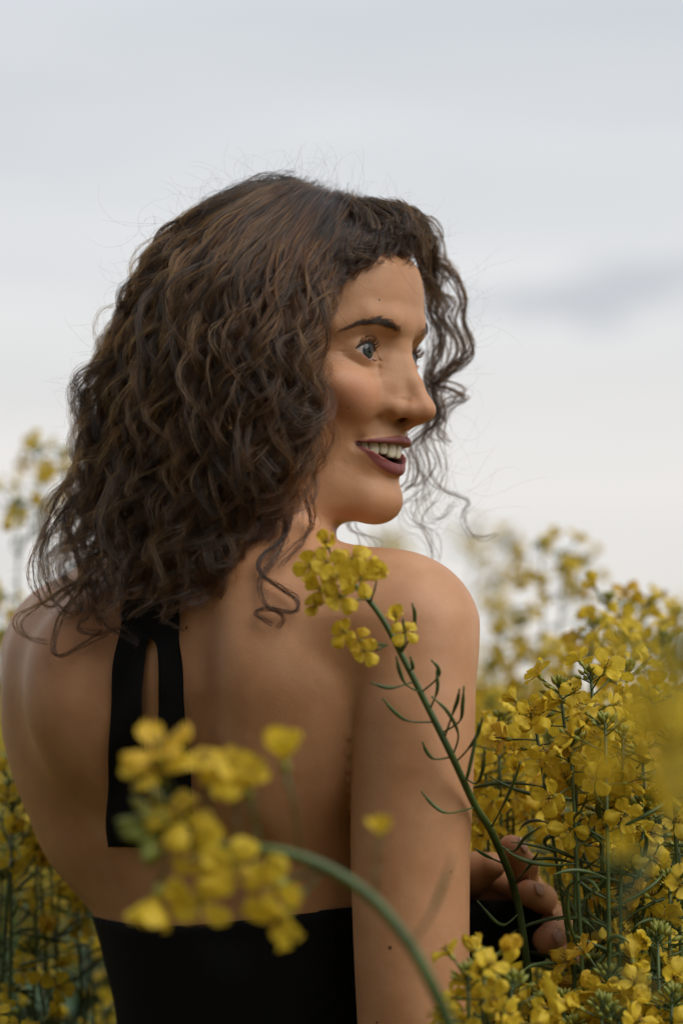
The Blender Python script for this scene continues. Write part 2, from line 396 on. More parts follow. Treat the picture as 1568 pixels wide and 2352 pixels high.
def body_sdf(p):
    d = torso_sdf(p)
    z = p[:, 2]
    # shoulder blades, spine furrow, muscle beside the spine, shoulder line
    d = smin(d, ell(p, P3(630, 1540, 1.618), (.055, .030, .070)), .09)
    d = smin(d, chain(p, [P3(130, 1480, 1.735), P3(175, 1750, 1.745), P3(215, 1900, 1.745)], [.020, .012, .008], .02), .07)
    d = smin(d, chain(p, [JL, P3(200, 1640, 1.80), P3(240, 1850, 1.79)], [.036, .034, .02], .02), .08)
    d = smin(d, ell(p, P3(215, 1585, 1.682), (.042, .034, .060)), .035)
    d = smax(d, -chain(p, [P3(415, 1380, 1.595), P3(425, 1650, 1.594), P3(470, 1950, 1.618), P3(500, 2150, 1.632)], [.012, .012, .012, .012], .01), .038)
    d = smin(d, chain(p, [P3(525, 1330, 1.690), P3(700, 1420, 1.645), P3(850, 1436, 1.630)], [.046, .038, .038], .02), .035)
    d = smin(d, chain(p, [P3(500, 1260, 1.700), P3(330, 1400, 1.745), JL], [.050, .044, .040], .02), .035)
    d = smin(d, chain(p, [P3(790, 1450, 1.74), P3(930, 1440, 1.66)], [.024, .026], .02), .03)
    # bust, mostly hidden in front
    c = np.array([-.062, 1.72, 1.195])
    for s in (-1, 1):
        d = smin(d, ell(p, c + BF * .078 + BR * .058 * s, (.052, .052, .050)), .02)
    # neck
    nk = cap(p, P3(520, 1330, 1.700), from_head((0, -122, -40)), .056, .050)
    nk = smin(nk, cap(p, P3(640, 1290, 1.672), from_head((52, -95, -45)), .022, .018), .02)
    d = smin(d, nk, .035)
    # near (right) arm
    ar = smin(chain(p, ARM_R, ARM_RR), ell(p, P3(944, 1464, 1.612), (.0365, .042, .043)), .02)
    ar = smin(ar, ell(p, P3(875, 1452, 1.622), (.040, .040, .032)), .03)
    kk = np.interp(z, [1.30, 1.345, 1.374, 1.41], [.001, .0015, .011, .042])
    d = smin_v(d, ar, kk)
    # far (left) arm reaches forward, the hand comes round in front of her
    al = chain(p, [JL, JL + np.array([.02, .05, -.10]), EL], [.046, .042, .034], .01)
    al = smin(al, chain(p, [EL, WR], [.034, .024], .01), .01)
    d = smin(d, al, .02)
    # lower body under the dress
    d = smin(d, smin(cap(p, (-.10, 1.80, .85), (-.115, 1.82, .06), .075, .04), cap(p, (.02, 1.71, .85), (.03, 1.70, .06), .075, .04), .01), .04)
    for fx, fy in ((-.115, 1.82), (.03, 1.70)):
        d = smin(d, cap(p, (fx, fy, .045), (fx + BF[0] * .14, fy + BF[1] * .14, .028), .04, .026), .02)
    m = np.linalg.norm(p - P3(1150, 2080, 1.72), axis=1) < .12
    if m.any(): d[m] = smin(d[m], hand_sdf(p[m]), .004)
    return d
def smin_v(a, b, k):
    h = np.clip(.5 + .5 * (b - a) / k, 0, 1)
    return b * (1 - h) + a * h - k * h * (1 - h)
def hand_sdf(p):
    palm = chain(p, [WR, P3(1060, 2060, 1.758), P3(1118, 2030, 1.748)], [.024, .019, .0125], .01)
    palm = smin(palm, chain(p, [WR, P3(1070, 2130, 1.758), P3(1135, 2155, 1.748)], [.022, .017, .012], .01), .012)
    palm = smin(palm, chain(p, [P3(1050, 2040, 1.745), P3(1085, 2005, 1.722), P3(1128, 1990, 1.712)], [.017, .0125, .0095], .008), .008)   # ball of the thumb
    fs = None
    for k in HAND:
        f = chain(p, HAND[k], HRAD[k], .0022)
        mid = HAND[k][1]; f = smin(f, np.linalg.norm(p - mid, axis=1) - HRAD[k][1] * 1.05, .003)
        # flattened nail bed on the outer side of the last joint
        fs = f if fs is None else smin(fs, f, .0012)
    return smin(palm, fs, .004)
def person_sdf(p):
    d = body_sdf(p)
    c = from_head((0, -80, -10))
    m = np.linalg.norm(p - c, axis=1) < .24
    if m.any():
        h = head_sdf(to_head(p[m])) * HS
        d[m] = smin(d[m], h, .015)
    return d
def face_zone(q): return (q[:, 1] > -78) & (q[:, 2] > -122) & (q[:, 2] < 72) & (q[:, 0] > -62)

def build_body(skin):
    V, Q = polygonise(person_sdf, (-.27, 1.50, 0.0), (.20, 2.02, 1.72), .0035)
    V = project(person_sdf, V, 2)
    me = bpy.data.meshes.new('person'); me.from_pydata(V.tolist(), [], Q.tolist())
    bm = bmesh.new(); bm.from_mesh(me); bm.verts.ensure_lookup_table()
    def sub(mask_fn):
        co = np.array([v.co[:] for v in bm.verts]); mk = mask_fn(co)
        es = [e for e in bm.edges if mk[e.verts[0].index] and mk[e.verts[1].index]]
        bmesh.ops.subdivide_edges(bm, edges=es, cuts=1, use_grid_fill=True)
        bm.verts.ensure_lookup_table(); bm.verts.index_update()
        co = np.array([v.co[:] for v in bm.verts]); mk = np.where(mask_fn(co))[0]
        co[mk] = project(person_sdf, co[mk], 2, 2.5e-4, 1.5e-3)
        for i in mk: bm.verts[i].co = co[i]
    hc = P3(1180, 2070, 1.715)
    sub(lambda c: face_zone(to_head(c)) | (np.linalg.norm(c - hc, axis=1) < .07))
    sub(lambda c: (lambda q: face_zone(q) & (q[:, 0] > -40) & (q[:, 2] < 45) & (q[:, 1] > -60))(to_head(c)))
    sub(lambda c: (lambda q: (q[:, 0] > 9) & (q[:, 0] < 50) & (q[:, 1] > -42) & (np.abs(q[:, 2] + 2) < 17))(to_head(c)))
    sub(lambda c: (lambda q: (q[:, 0] > -22) & (q[:, 0] < 36) & (q[:, 1] > -38) & (np.abs(q[:, 2] + 69) < 17))(to_head(c)))
    bm.to_mesh(me); bm.free()
    me.polygons.foreach_set('use_smooth', np.ones(len(me.polygons), bool))
    n = len(me.vertices); co = np.empty(n * 3, np.float32); me.vertices.foreach_get('co', co); co = co.reshape(-1, 3).astype(float)
    q = to_head(co); qa = q.copy(); qa[:, 0] = np.abs(qa[:, 0])
    inh = (q[:, 1] > -60) & (np.abs(q[:, 2] + 70) < 25) & (qa[:, 0] < 34)
    lip = np.zeros(n); 
    def flat(c, r): 
        f = np.array([1, .25, 1]); return chain(qa * f, c * f, r * .95)
    dl = np.minimum(flat(LIPU, RU), flat(LIPL, RL))
    lip[inh] = np.clip(1 - (dl[inh] + .1) / .9, 0, 1)
    mouth = np.zeros(n); mo = mouth_open(qa)
    ymid = np.interp(qa[:, 0], LIPU[:, 0], LIPU[:, 1])
    k = inh & (mo < .6) & (q[:, 1] < ymid - 3.2); mouth[k] = 1
    blush = np.exp(-(((qa[:, 0] - 46) / 20) ** 2 + ((q[:, 2] + 34) / 16) ** 2)) * (q[:, 1] > -75)
    blush += .55 * np.exp(-(np.linalg.norm(q - [0, 12, -41], axis=1) / 12) ** 2)
    blush = np.clip(blush * .45, 0, 1)
    ft = np.concatenate([np.array(HAND[k][3])[None] for k in HAND])
    dt = np.min(np.linalg.norm(co[:, None, :] - ft[None], axis=2), axis=1) if n < 400000 else np.ones(n)
    blush = np.maximum(blush, .22 * np.clip(1 - (dt - .008) / .02, 0, 1))
    for nm, a in (('lip', lip), ('mouth', mouth), ('blush', blush)):
        at = me.attributes.new(nm, 'FLOAT', 'POINT'); at.data.foreach_set('value', a.astype(np.float32))
    me.materials.append(skin)
    print('body verts', n)
    o = bpy.data.objects.new('person', me); COL.objects.link(o)
    return o
def skin_material():
    m, N, L, b = node_mat('skin')
    def at(n):
        a = N.new('ShaderNodeAttribute'); a.attribute_name = n; return a.outputs['Fac']
    geo = N.new('ShaderNodeNewGeometry')
    def mix(f, a, c):
        x = N.new('ShaderNodeMix'); x.data_type = 'RGBA'
        if isinstance(f, float): x.inputs[0].default_value = f
        else: L.new(f, x.inputs[0])
        if isinstance(a, tuple): x.inputs[6].default_value = a
        else: L.new(a, x.inputs[6])
        x.inputs[7].default_value = c
        return x.outputs[2]
    n1 = N.new('ShaderNodeTexNoise'); n1.inputs['Scale'].default_value = 34; n1.inputs['Detail'].default_value = 6; L.new(geo.outputs['Position'], n1.inputs[0])
    r1 = N.new('ShaderNodeValToRGB'); L.new(n1.outputs[0], r1.inputs[0])
    r1.color_ramp.elements[0].position = .3; r1.color_ramp.elements[0].color = SKIN_A
    r1.color_ramp.elements[1].position = .7; r1.color_ramp.elements[1].color = SKIN_B
    c = mix(at('blush'), r1.outputs[0], (.50, .20, .125, 1))
    # tiny freckles
    n2 = N.new('ShaderNodeTexVoronoi'); n2.inputs['Scale'].default_value = 190; L.new(geo.outputs['Position'], n2.inputs[0])
    n3 = N.new('ShaderNodeTexNoise'); n3.inputs['Scale'].default_value = 60; L.new(geo.outputs['Position'], n3.inputs[0])
    f = N.new('ShaderNodeMath'); f.operation = 'LESS_THAN'; L.new(n2.outputs['Distance'], f.inputs[0]); f.inputs[1].default_value = .10
    g = N.new('ShaderNodeMath'); g.operation = 'GREATER_THAN'; L.new(n3.outputs[0], g.inputs[0]); g.inputs[1].default_value = .63
    h = N.new('ShaderNodeMath'); h.operation = 'MULTIPLY'; L.new(f.outputs[0], h.inputs[0]); L.new(g.outputs[0], h.inputs[1])
    h2 = N.new('ShaderNodeMath'); h2.operation = 'MULTIPLY'; L.new(h.outputs[0], h2.inputs[0]); h2.inputs[1].default_value = .35
    c = mix(h2.outputs[0], c, (.22, .10, .055, 1))
    for (x, y, z), r in MOLES:
        v = N.new('ShaderNodeVectorMath'); v.operation = 'DISTANCE'; L.new(geo.outputs['Position'], v.inputs[0]); v.inputs[1].default_value = (x, y, z)
        t = N.new('ShaderNodeMapRange'); L.new(v.outputs['Value'], t.inputs[0]); t.inputs[1].default_value = r; t.inputs[2].default_value = r * .6; t.inputs[3].default_value = 0; t.inputs[4].default_value = .85
        c = mix(t.outputs[0], c, (.06, .02, .012, 1))
    c = mix(at('lip'), c, (.20, .062, .060, 1))
    c = mix(at('mouth'), c, (.06, .012, .012, 1))
    L.new(c, b.inputs['Base Color'])
    b.inputs['Roughness'].default_value = .50
    b.inputs['Subsurface Weight'].default_value = .35; b.inputs['Subsurface Radius'].default_value = (1.0, .35, .2); b.inputs['Subsurface Scale'].default_value = .008
    b.inputs['Specular IOR Level'].default_value = .34
    n4 = N.new('ShaderNodeTexNoise'); n4.inputs['Scale'].default_value = 650; n4.inputs['Detail'].default_value = 3; L.new(geo.outputs['Position'], n4.inputs[0])
    n5 = N.new('ShaderNodeTexNoise'); n5.inputs['Scale'].default_value = 130; n5.inputs['Detail'].default_value = 4; L.new(geo.outputs['Position'], n5.inputs[0])
    ad = N.new('ShaderNodeMath'); ad.operation = 'MULTIPLY_ADD'; L.new(n5.outputs[0], ad.inputs[0]); ad.inputs[1].default_value = 1.6; L.new(n4.outputs[0], ad.inputs[2])
    bp = N.new('ShaderNodeBump'); bp.inputs['Strength'].default_value = .22; bp.inputs['Distance'].default_value = .0006
    L.new(ad.outputs[0], bp.inputs['Height']); L.new(bp.outputs[0], b.inputs['Normal'])
    return m
def surf_pt(u, v, d0=1.35, d1=2.0):
    """first point of the person met along the line of sight of (u, v)"""
    d = d0
    for _ in range(90):
        p = P3(u, v, d); s = person_sdf(p[None])[0]
        if s < 2e-4: return p
        d += max(s * .8, 2e-4)
        if d > d1: break
    return P3(u, v, 1.7)
SKIN_A = (.385, .192, .095, 1); SKIN_B = (.475, .258, .142, 1)
MOLES = [(surf_pt(895, 2178), .0016), (surf_pt(428, 1442), .0013), (surf_pt(800, 937), .0008), (surf_pt(871, 688), .0009), (surf_pt(1036, 2003), .0008), (surf_pt(865, 2350), .0011), (surf_pt(820, 1480), .0008)]
M_SKIN = skin_material()
person = build_body(M_SKIN)
tag(person, 'smiling woman with curly brown hair in a black backless dress, looking over her right shoulder', 'person')
# ------------------------------------------------------------------ eyes, teeth, brows, lashes
def eye_material():
    m, N, L, b = node_mat('eye')
    tc = N.new('ShaderNodeTexCoord'); s = N.new('ShaderNodeSeparateXYZ'); L.new(tc.outputs['Object'], s.inputs[0])
    v = N.new('ShaderNodeVectorMath'); v.operation = 'MULTIPLY'; v.inputs[1].default_value = (1, 0, 1); L.new(tc.outputs['Object'], v.inputs[0])
    l = N.new('ShaderNodeVectorMath'); l.operation = 'LENGTH'; L.new(v.outputs[0], l.inputs[0])
    gm = N.new('ShaderNodeMath'); gm.operation = 'MULTIPLY'; gm.inputs[1].default_value = 1000; L.new(l.outputs['Value'], gm.inputs[0])
    mr = N.new('ShaderNodeMapRange'); mr.inputs[2].default_value = 7.7; L.new(gm.outputs[0], mr.inputs[0])
    r = N.new('ShaderNodeValToRGB'); L.new(mr.outputs[0], r.inputs[0]); e = r.color_ramp.elements
    e[0].position = 0; e[0].color = (.006, .006, .006, 1); e[1].position = 1; e[1].color = (.46, .40, .37, 1)
    for p, c in ((.27, (.006, .006, .006, 1)), (.31, (.045, .05, .035, 1)), (.48, (.04, .056, .062, 1)), (.62, (.022, .033, .038, 1)), (.69, (.02, .025, .03, 1)), (.76, (.44, .39, .36, 1))):
        k = e.new(p); k.color = c
    n = N.new('ShaderNodeTexNoise'); n.inputs['Scale'].default_value = 900; L.new(tc.outputs['Object'], n.inputs[0])
    mx = N.new('ShaderNodeMix'); mx.data_type = 'RGBA'; mx.blend_type = 'OVERLAY'; mx.inputs[0].default_value = .35; L.new(r.outputs[0], mx.inputs[6]); L.new(n.outputs[1], mx.inputs[7])
    L.new(r.outputs[0], b.inputs['Base Color']); b.inputs['Roughness'].default_value = .08; b.inputs['Coat Weight'].default_value = .15; b.inputs['Specular IOR Level'].default_value = .22; b.inputs['Coat Roughness'].default_value = .02
    return m
M_EYE = eye_material()
def build_eye(side, gaze_yaw, gaze_pitch):
    """eyeball with a cornea bulge; local +Y is the gaze"""
    nu, nv = 48, 32; V = []; F = []
    for j in range(nv + 1):
        th = math.pi * j / nv
        for i in range(nu):
            ph = 2 * math.pi * i / nu
            r = ER
            ang = math.degrees(th)
            if ang < 32: r = ER + 1.1 * math.cos(math.radians(ang / 32 * 90)) ** 1.2
            V.append((r * math.sin(th) * math.cos(ph) * HS, r * math.cos(th) * HS, r * math.sin(th) * math.sin(ph) * HS))
    for j in range(nv):
        for i in range(nu): F.append((j * nu + i, j * nu + (i + 1) % nu, (j + 1) * nu + (i + 1) % nu, (j + 1) * nu + i))
    o = mesh_obj('eye', V, F, M_EYE, person)
    o.location = from_head((side * EYE[0], EYE[1], EYE[2]))
    g = Vector((math.sin(gaze_yaw), -math.cos(gaze_yaw), math.tan(gaze_pitch)))
    o.rotation_euler = g.to_track_quat('Y', 'Z').to_euler()
    return o
build_eye(1, math.radians(50), math.radians(1)); build_eye(-1, math.radians(50), math.radians(1))

def teeth():
    m, N, L, b = node_mat('tooth_enamel'); b.inputs['Base Color'].default_value = (.74, .69, .56, 1); b.inputs['Roughness'].default_value = .22
    b.inputs['Subsurface Weight'].default_value = .3; b.inputs['Subsurface Scale'].default_value = .002
    g, N, L, b = node_mat('gum'); b.inputs['Base Color'].default_value = (.30, .10, .09, 1); b.inputs['Roughness'].default_value = .3
    # upper arch
    def arch(s):                      # s in mm along the arch from the middle
        t = s / 33.0
        x = 25.0 * math.sin(min(abs(t), 1.3) * 1.25) * (1 if s >= 0 else -1)
        y = -10.5 - 24.0 * (1 - math.cos(min(abs(t), 1.3) * 1.30))
        return x, y
    ws = [8.6, 6.8, 7.6, 7.0, 6.8]; hs = [11.6, 9.8, 10.6, 8.8, 7.8]
    for sgn in (1, -1):
        s = 0.0
        for w, h in zip(ws, hs):
            c = (s + w / 2) * sgn; s += w
            x, y = arch(c); x2, y2 = arch(c + .5); x1, y1 = arch(c - .5)
            T = np.array([x2 - x1, y2 - y1, 0]); T /= np.linalg.norm(T); Nn = np.array([-T[1], T[0], 0]);
            if Nn[1] < 0: Nn = -Nn
            V = []; F = []; nu, nv = 20, 14
            for j in range(nv + 1):
                th = math.pi * j / nv - math.pi / 2
                for i in range(nu):
                    ph = 2 * math.pi * i / nu
                    sg = lambda q, e: math.copysign(abs(q) ** e, q)
                    a = sg(math.cos(th), .5) * sg(math.cos(ph), .62); bb = sg(math.cos(th), .45) * sg(math.sin(ph), .8); cc = sg(math.sin(th), .62)
                    tap = 1 - .30 * max(cc, 0) ** 1.5
                    p = np.array([x, y, -61.0 - h / 2 + 1.0]) + T * a * (w / 2 - .05) * tap + Nn * (bb * 2.6 - .8 * max(-cc, 0) * 0 + .5 * cc) + np.array([0, 0, cc * h / 2])
                    V.append(from_head(p))
            for j in range(nv):
                for i in range(nu): F.append((j * nu + i, j * nu + (i + 1) % nu, (j + 1) * nu + (i + 1) % nu, (j + 1) * nu + i))
            mesh_obj('tooth', V, F, m, person)
    pts = [from_head((arch(s)[0], arch(s)[1] - 1.4, -60.0)) for s in np.linspace(-36, 36, 24)]
    V, F = tube(pts, 3.0e-3, 10); mesh_obj('gum', V, F, g, person)
    pts = [from_head((arch(s)[0] * .93, arch(s)[1] - 4.0, -80.5)) for s in np.linspace(-34, 34, 24)]
    V, F = tube(pts, 4.0e-3, 10); mesh_obj('gum', V, F, g, person)
    V, F = tube([from_head((0, -32, -78)), from_head((0, -22, -76.5)), from_head((0, -18.5, -77.5))], [.011, .010, .006], 14)
    mesh_obj('tongue', V, F, g, person)
teeth()

def hair_mat(name, mel, red, rough=.35, tint=None):
    m = bpy.data.materials.new(name); m.use_nodes = True; N = m.node_tree.nodes; L = m.node_tree.links
    N.clear(); out = N.new('ShaderNodeOutputMaterial'); h = N.new('ShaderNodeBsdfHairPrincipled')
    h.parametrization = 'MELANIN'
    h.inputs['Melanin'].default_value = mel; h.inputs['Melanin Redness'].default_value = red
    h.inputs['Roughness'].default_value = rough; h.inputs['Radial Roughness'].default_value = .45
    h.inputs['Random Color'].default_value = .55; h.inputs['Random Roughness'].default_value = .2
    L.new(h.outputs[0], out.inputs[0]); return m
M_BROW = hair_mat('brow_hair', .80, .35, .5)
def on_face(q, lift=0.0):
    """nearest point on the face to the head-space point q (projected along the surface gradient)"""
    P = from_head(np.atleast_2d(q)); P = project(person_sdf, P, 8, 3e-4, 4e-3)
    if lift: g = grad(person_sdf, P, 3e-4); g /= np.linalg.norm(g, axis=1)[:, None]; P = P + g * lift
    return P
def brow(side):
    # along the brow: x, z of the centre line, half thickness
    T = np.array([0, .15, .35, .6, .8, 1.0]); X = np.array([10.5, 15, 22, 32, 42, 53]); Z = np.array([10.0, 12.6, 15.6, 18.6, 16.6, 10.5]) + (-1.2 if side > 0 else 2.0); W = np.array([3.0, 3.8, 3.9, 3.1, 1.9, .5])
    n = 520; t = np.sqrt(rng.uniform(0, 1, n)) * .35 + rng.uniform(0, 1, n) * .65; w = np.clip(rng.normal(0, .5, n), -1, 1)
    x = np.interp(t, T, X); z = np.interp(t, T, Z) + w * np.interp(t, T, W)
    ang = np.interp(t, [0, .2, .5, 1], [75, 42, 12, -28]) - w * 22 + rng.normal(0, 7, n); ln = np.interp(t, [0, .3, 1], [5.0, 7.0, 5.0]) * rng.uniform(.7, 1.1, n)
    y = np.interp(x, [0, 20, 35, 50], [5, 0, -6, -22])
    pts = []
    for k in np.linspace(0, 1, 5):
        a = np.radians(ang - 25 * k)
        q = np.stack([side * (x + np.cos(a) * ln * k), y - .35 * ln * k * (x > 30), z + np.sin(a) * ln * k], 1)
        pts.append(on_face(q, 2e-4 + 5e-4 * k))
    hair_obj('eyebrow', np.stack(pts, 1), .00010, .00003, M_BROW, person)
def lashes(side):
    S = []
    E = EYE * [side, 1, 1]
    for up in (True, False):
        for t in np.sort(rng.uniform(.16, .97, 70 if up else 14)):
            mid = -8.0 + 5.6 * t
            z = mid + (9.8 * math.sin(math.pi * t ** .85) ** .75 * (1 - .12 * t) if up else -3.8 * math.sin(math.pi * t ** 1.15) ** .8)
            x = 18 + 24 * t
            r2 = (ER + 1.3) ** 2 - (x - EYE[0]) ** 2 - (z - EYE[2]) ** 2
            y = EYE[1] + math.sqrt(max(r2, 4)); base = np.array([side * x, y, z])
            n = (base - E) / np.linalg.norm(base - E)
            out = np.array([n[0] * 1.0 + side * .35 * (t - .4), n[1], 0]); L = (6.5 if up else 2.0) * rng.uniform(.75, 1.1) * (.6 + .5 * t)
            c = []
            for k in np.linspace(0, 1, 6):
                rise = (.15 * k + 1.0 * k * k) if up else -(.7 * k - .1 * k * k)
                c.append(base + (out * k * (1 - .25 * k) + np.array([0, 0, 1]) * rise * .6) * L)
            S.append(from_head(np.array(c)))
    hair_obj('eyelash', S, .00013, .00004, M_BROW, person)
def lid_rims(side):
    m1, N, L, b = node_mat('upper_lid_edge'); b.inputs['Base Color'].default_value = (.045, .022, .018, 1); b.inputs['Roughness'].default_value = .5
    m2, N, L, b = node_mat('lower_lid_edge'); b.inputs['Base Color'].default_value = (.34, .15, .11, 1); b.inputs['Roughness'].default_value = .35
    for up in (True, False):
        P = []
        for t in np.linspace(0, 1, 26):
            mid = -8.0 + 5.6 * t
            z = mid + (9.5 * math.sin(math.pi * t ** .85) ** .75 * (1 - .12 * t) if up else -4.2 * math.sin(math.pi * t ** 1.15) ** .8)
            x = 18 + 24 * t; r2 = (ER + .55) ** 2 - (x - EYE[0]) ** 2 - (z - EYE[2]) ** 2
            y = EYE[1] + math.sqrt(max(r2, 1)); y = max(y, -12.5 - (x - 18) * .75) if t < .25 or t > .9 else y
            P.append(from_head((side * x, y, z)))
        r = (1.0e-3 if up else .85e-3) * np.interp(np.linspace(0, 1, 26), [0, .15, .5, .9, 1], [.5, .75, 1, 1, .5])
        V, F = tube(P, r, 8); mesh_obj('eyelid_edge', V, F, m1 if up else m2, person)
    # pink inner corner
    m3, N, L, b = node_mat('tear_duct'); b.inputs['Base Color'].default_value = (.36, .17, .12, 1); b.inputs['Roughness'].default_value = .2
    V, F = tube([from_head((side * x, y, z)) for x, y, z in ((18.6, -13.0, -8.2), (20, -13.4, -7.6), (22, -14.8, -6.8), (23.5, -16.0, -6.2))], [.0006, .0012, .0014, .0008], 10); mesh_obj('tear_duct', V, F, m3, person)
for s_ in (1, -1): brow(s_); lashes(s_); lid_rims(s_)
# ------------------------------------------------------------------ hair
M_HAIR = hair_mat('dark_brown_hair', .90, .50, .30)
DC = 1.703
def push_out(C, margin, side=None):
    """keep lock centre lines (S,n,3) outside the body: slide along the line of sight (towards the lens on the near side), then settle"""
    sh = C.shape; P = C.reshape(-1, 3).copy(); mg = np.broadcast_to(margin, sh[:2]).reshape(-1)
    sd = np.where(P[:, 1] < DC - .012, -1.0, 1.0) if side is None else np.full(len(P), side)
    eye = np.array([0, 0, CAM_Z])
    for _ in range(14):
        d = person_sdf(P); k = np.where(d < mg)[0]
        if len(k) == 0: break
        r = P[k] - eye; r /= np.linalg.norm(r, axis=1)[:, None]
        P[k] += r * (sd[k] * np.minimum(mg[k] - d[k] + 3e-4, .012))[:, None]
    for _ in range(2):
        d = person_sdf(P); k = np.where(d < mg)[0]
        if len(k) == 0: break
        g = grad(person_sdf, P[k], 6e-4); g /= np.linalg.norm(g, axis=1)[:, None] + 1e-9
        P[k] += g * (mg[k] - d[k])[:, None]
    return P.reshape(sh)
def uvT(g, n):
    a = np.array([(q + (0.0,))[:3] for q in g], float)
    c = spline(a, 200); L = np.concatenate([[0], np.cumsum(np.linalg.norm(np.diff(c[:, :2], axis=0), axis=1))]); L /= L[-1]
    t = np.linspace(0, 1, n)
    return np.stack([np.interp(t, L, c[:, i]) for i in range(3)], 1)
def frames(C):
    T = np.gradient(C, axis=1); T /= np.linalg.norm(T, axis=2, keepdims=True) + 1e-9
    ref = np.array([0.35, -1.0, .15]); A = np.cross(T, ref); A /= np.linalg.norm(A, axis=2, keepdims=True) + 1e-9
    return T, A, np.cross(T, A)
NP = 56
def strands_from_locks(C, ns, rad, amp, wl, frizz=.0006, amp_pow=.8, tipspread=.35, curl=1.0, phase=None):
    """C (S,n,3) centre lines in metres; every lock gets ns strands, a helical wave and a shared clump"""
    S, n, _ = C.shape; t = np.linspace(0, 1, n)
    seg = np.linalg.norm(np.diff(C, axis=1), axis=2); L = np.concatenate([np.zeros((S, 1)), np.cumsum(seg, axis=1)], 1)
    T, A, B = frames(C)
    wl = wl * (rng.uniform(.75, 1.35, (S, 1)) if phase is None else rng.uniform(.9, 1.15, (S, 1))); ph = rng.uniform(0, 2 * np.pi, (S, 1)) if phase is None else phase[:, None] + rng.normal(0, 1.3, (S, 1))
    th = 2 * np.pi * L / wl + ph + .9 * np.sin(2 * np.pi * L / (wl * 2.7) + ph * 3)
    am = amp * rng.uniform(.6, 1.3, (S, 1)) * np.clip(t * 2.3, 0, 1) ** 1.3 * (.5 + .85 * t)
    sg = rng.choice([-1, 1], (S, 1))
    C2 = C + (am * np.cos(th))[..., None] * A + (curl * sg * am * np.sin(th))[..., None] * B
    out = []; rads = []
    for k in range(ns):
        r = rad * np.sqrt(rng.uniform(0, 1, (S, 1))); ph2 = rng.uniform(0, 2 * np.pi, (S, 1)) + rng.uniform(-1.5, 1.5, (S, 1)) * t
        env = (1.5 - .9 * np.clip(t * 3, 0, 1) + .35 * np.sin(2 * np.pi * L / .045 + ph)) * (1 - (1 - tipspread) * t ** 1.5)
        off = (r * env * np.cos(ph2))[..., None] * A + (r * env * np.sin(ph2))[..., None] * B
        # every strand lags the wave of its lock a little
        dth = rng.normal(0, .16, (S, 1)); sc = rng.normal(1, .12, (S, 1))
        wv = (am * (sc * np.cos(th + dth) - np.cos(th)))[..., None] * A + (curl * sg * am * (sc * np.sin(th + dth) - np.sin(th)))[..., None] * B
        fz = 0
        for j in range(3):
            w = rng.uniform(.010, .045, (S, 1)); p = rng.uniform(0, 6.28, (S, 1)); a = frizz * rng.normal(0, 1, (S, 3)) * rng.choice([.6, .6, .8, 1, 3.6], (S, 1), p=[.3, .3, .2, .14, .06])
            fz = fz + np.sin(2 * np.pi * L / w + p)[..., None] * a[:, None, :] * np.clip(t * 4, 0, 1)[None, :, None]
        out.append(C2 + off + wv + fz)
    return np.concatenate(out)
def trim(P, lo=.72):
    """shorten strands by random amounts"""
    S, n, _ = P.shape; e = rng.uniform(lo, 1, S); t = np.linspace(0, 1, n)[None] * e[:, None] * (n - 1)
    i = np.clip(t.astype(int), 0, n - 2); f = (t - i)[..., None]; r = np.arange(S)[:, None]
    return P[r, i] * (1 - f) + P[r, i + 1] * f
SHEET = [
 [(668,426,.00),(562,436,.012),(440,494,.015),(345,590,.02),(305,700,.02),(250,790,.02),(215,920,.02),(190,1050,.02),(165,1170,.02),(125,1260,.03),(105,1370,.05)],
 [(684,428,.02),(602,452,.05),(490,545,.065),(405,700,.075),(365,870,.078),(335,1030,.074),(295,1180,.068),(255,1310,.07),(225,1440,.08)],
 [(712,438,.03),(652,480,.065),(560,590,.095),(508,770,.110),(482,950,.110),(458,1120,.104),(420,1280,.098),(365,1430,.10)],
 [(750,448,.03),(706,496,.070),(640,610,.100),(600,790,.118),(582,970,.118),(560,1120,.112),(515,1250,.10),(440,1370,.10)],
 [(800,460,.03),(775,505,.06),(722,610,.095),(684,770,.112),(662,930,.115),(640,1070,.112),(600,1150,.104),(535,1240,.10)],
 [(848,474,.02),(830,525,.045),(780,610,.075),(722,720,.100),(700,860,.105),(690,980,.104),(675,1080,.10),(650,1150,.09),(600,1215,.09)],
 [(905,500,.00),(868,548,.03),(808,598,.055),(740,672,.085),(714,780,.092),(700,890,.095),(692,1010,.095),(684,1100,.095),(678,1150,.09),(664,1200,.08)],
]
def sheet(s, n=NP):
    s = np.clip(np.asarray(s), 0, 1) * (len(SHEET) - 1); i = np.minimum(s.astype(int), len(SHEET) - 2); f = (s - i)[:, None, None]
    R = np.stack([uvT(g, n) for g in SHEET])
    # smooth interpolation across the sheet
    return R[i] * (1 - f) + R[i + 1] * f
def to_world(G):
    d = DC - G[..., 2]
    return np.stack([(G[..., 0] - 784) * d / F_PX, d, CAM_Z + (HOR - G[..., 1]) * d / F_PX], -1)
ALL = []; 
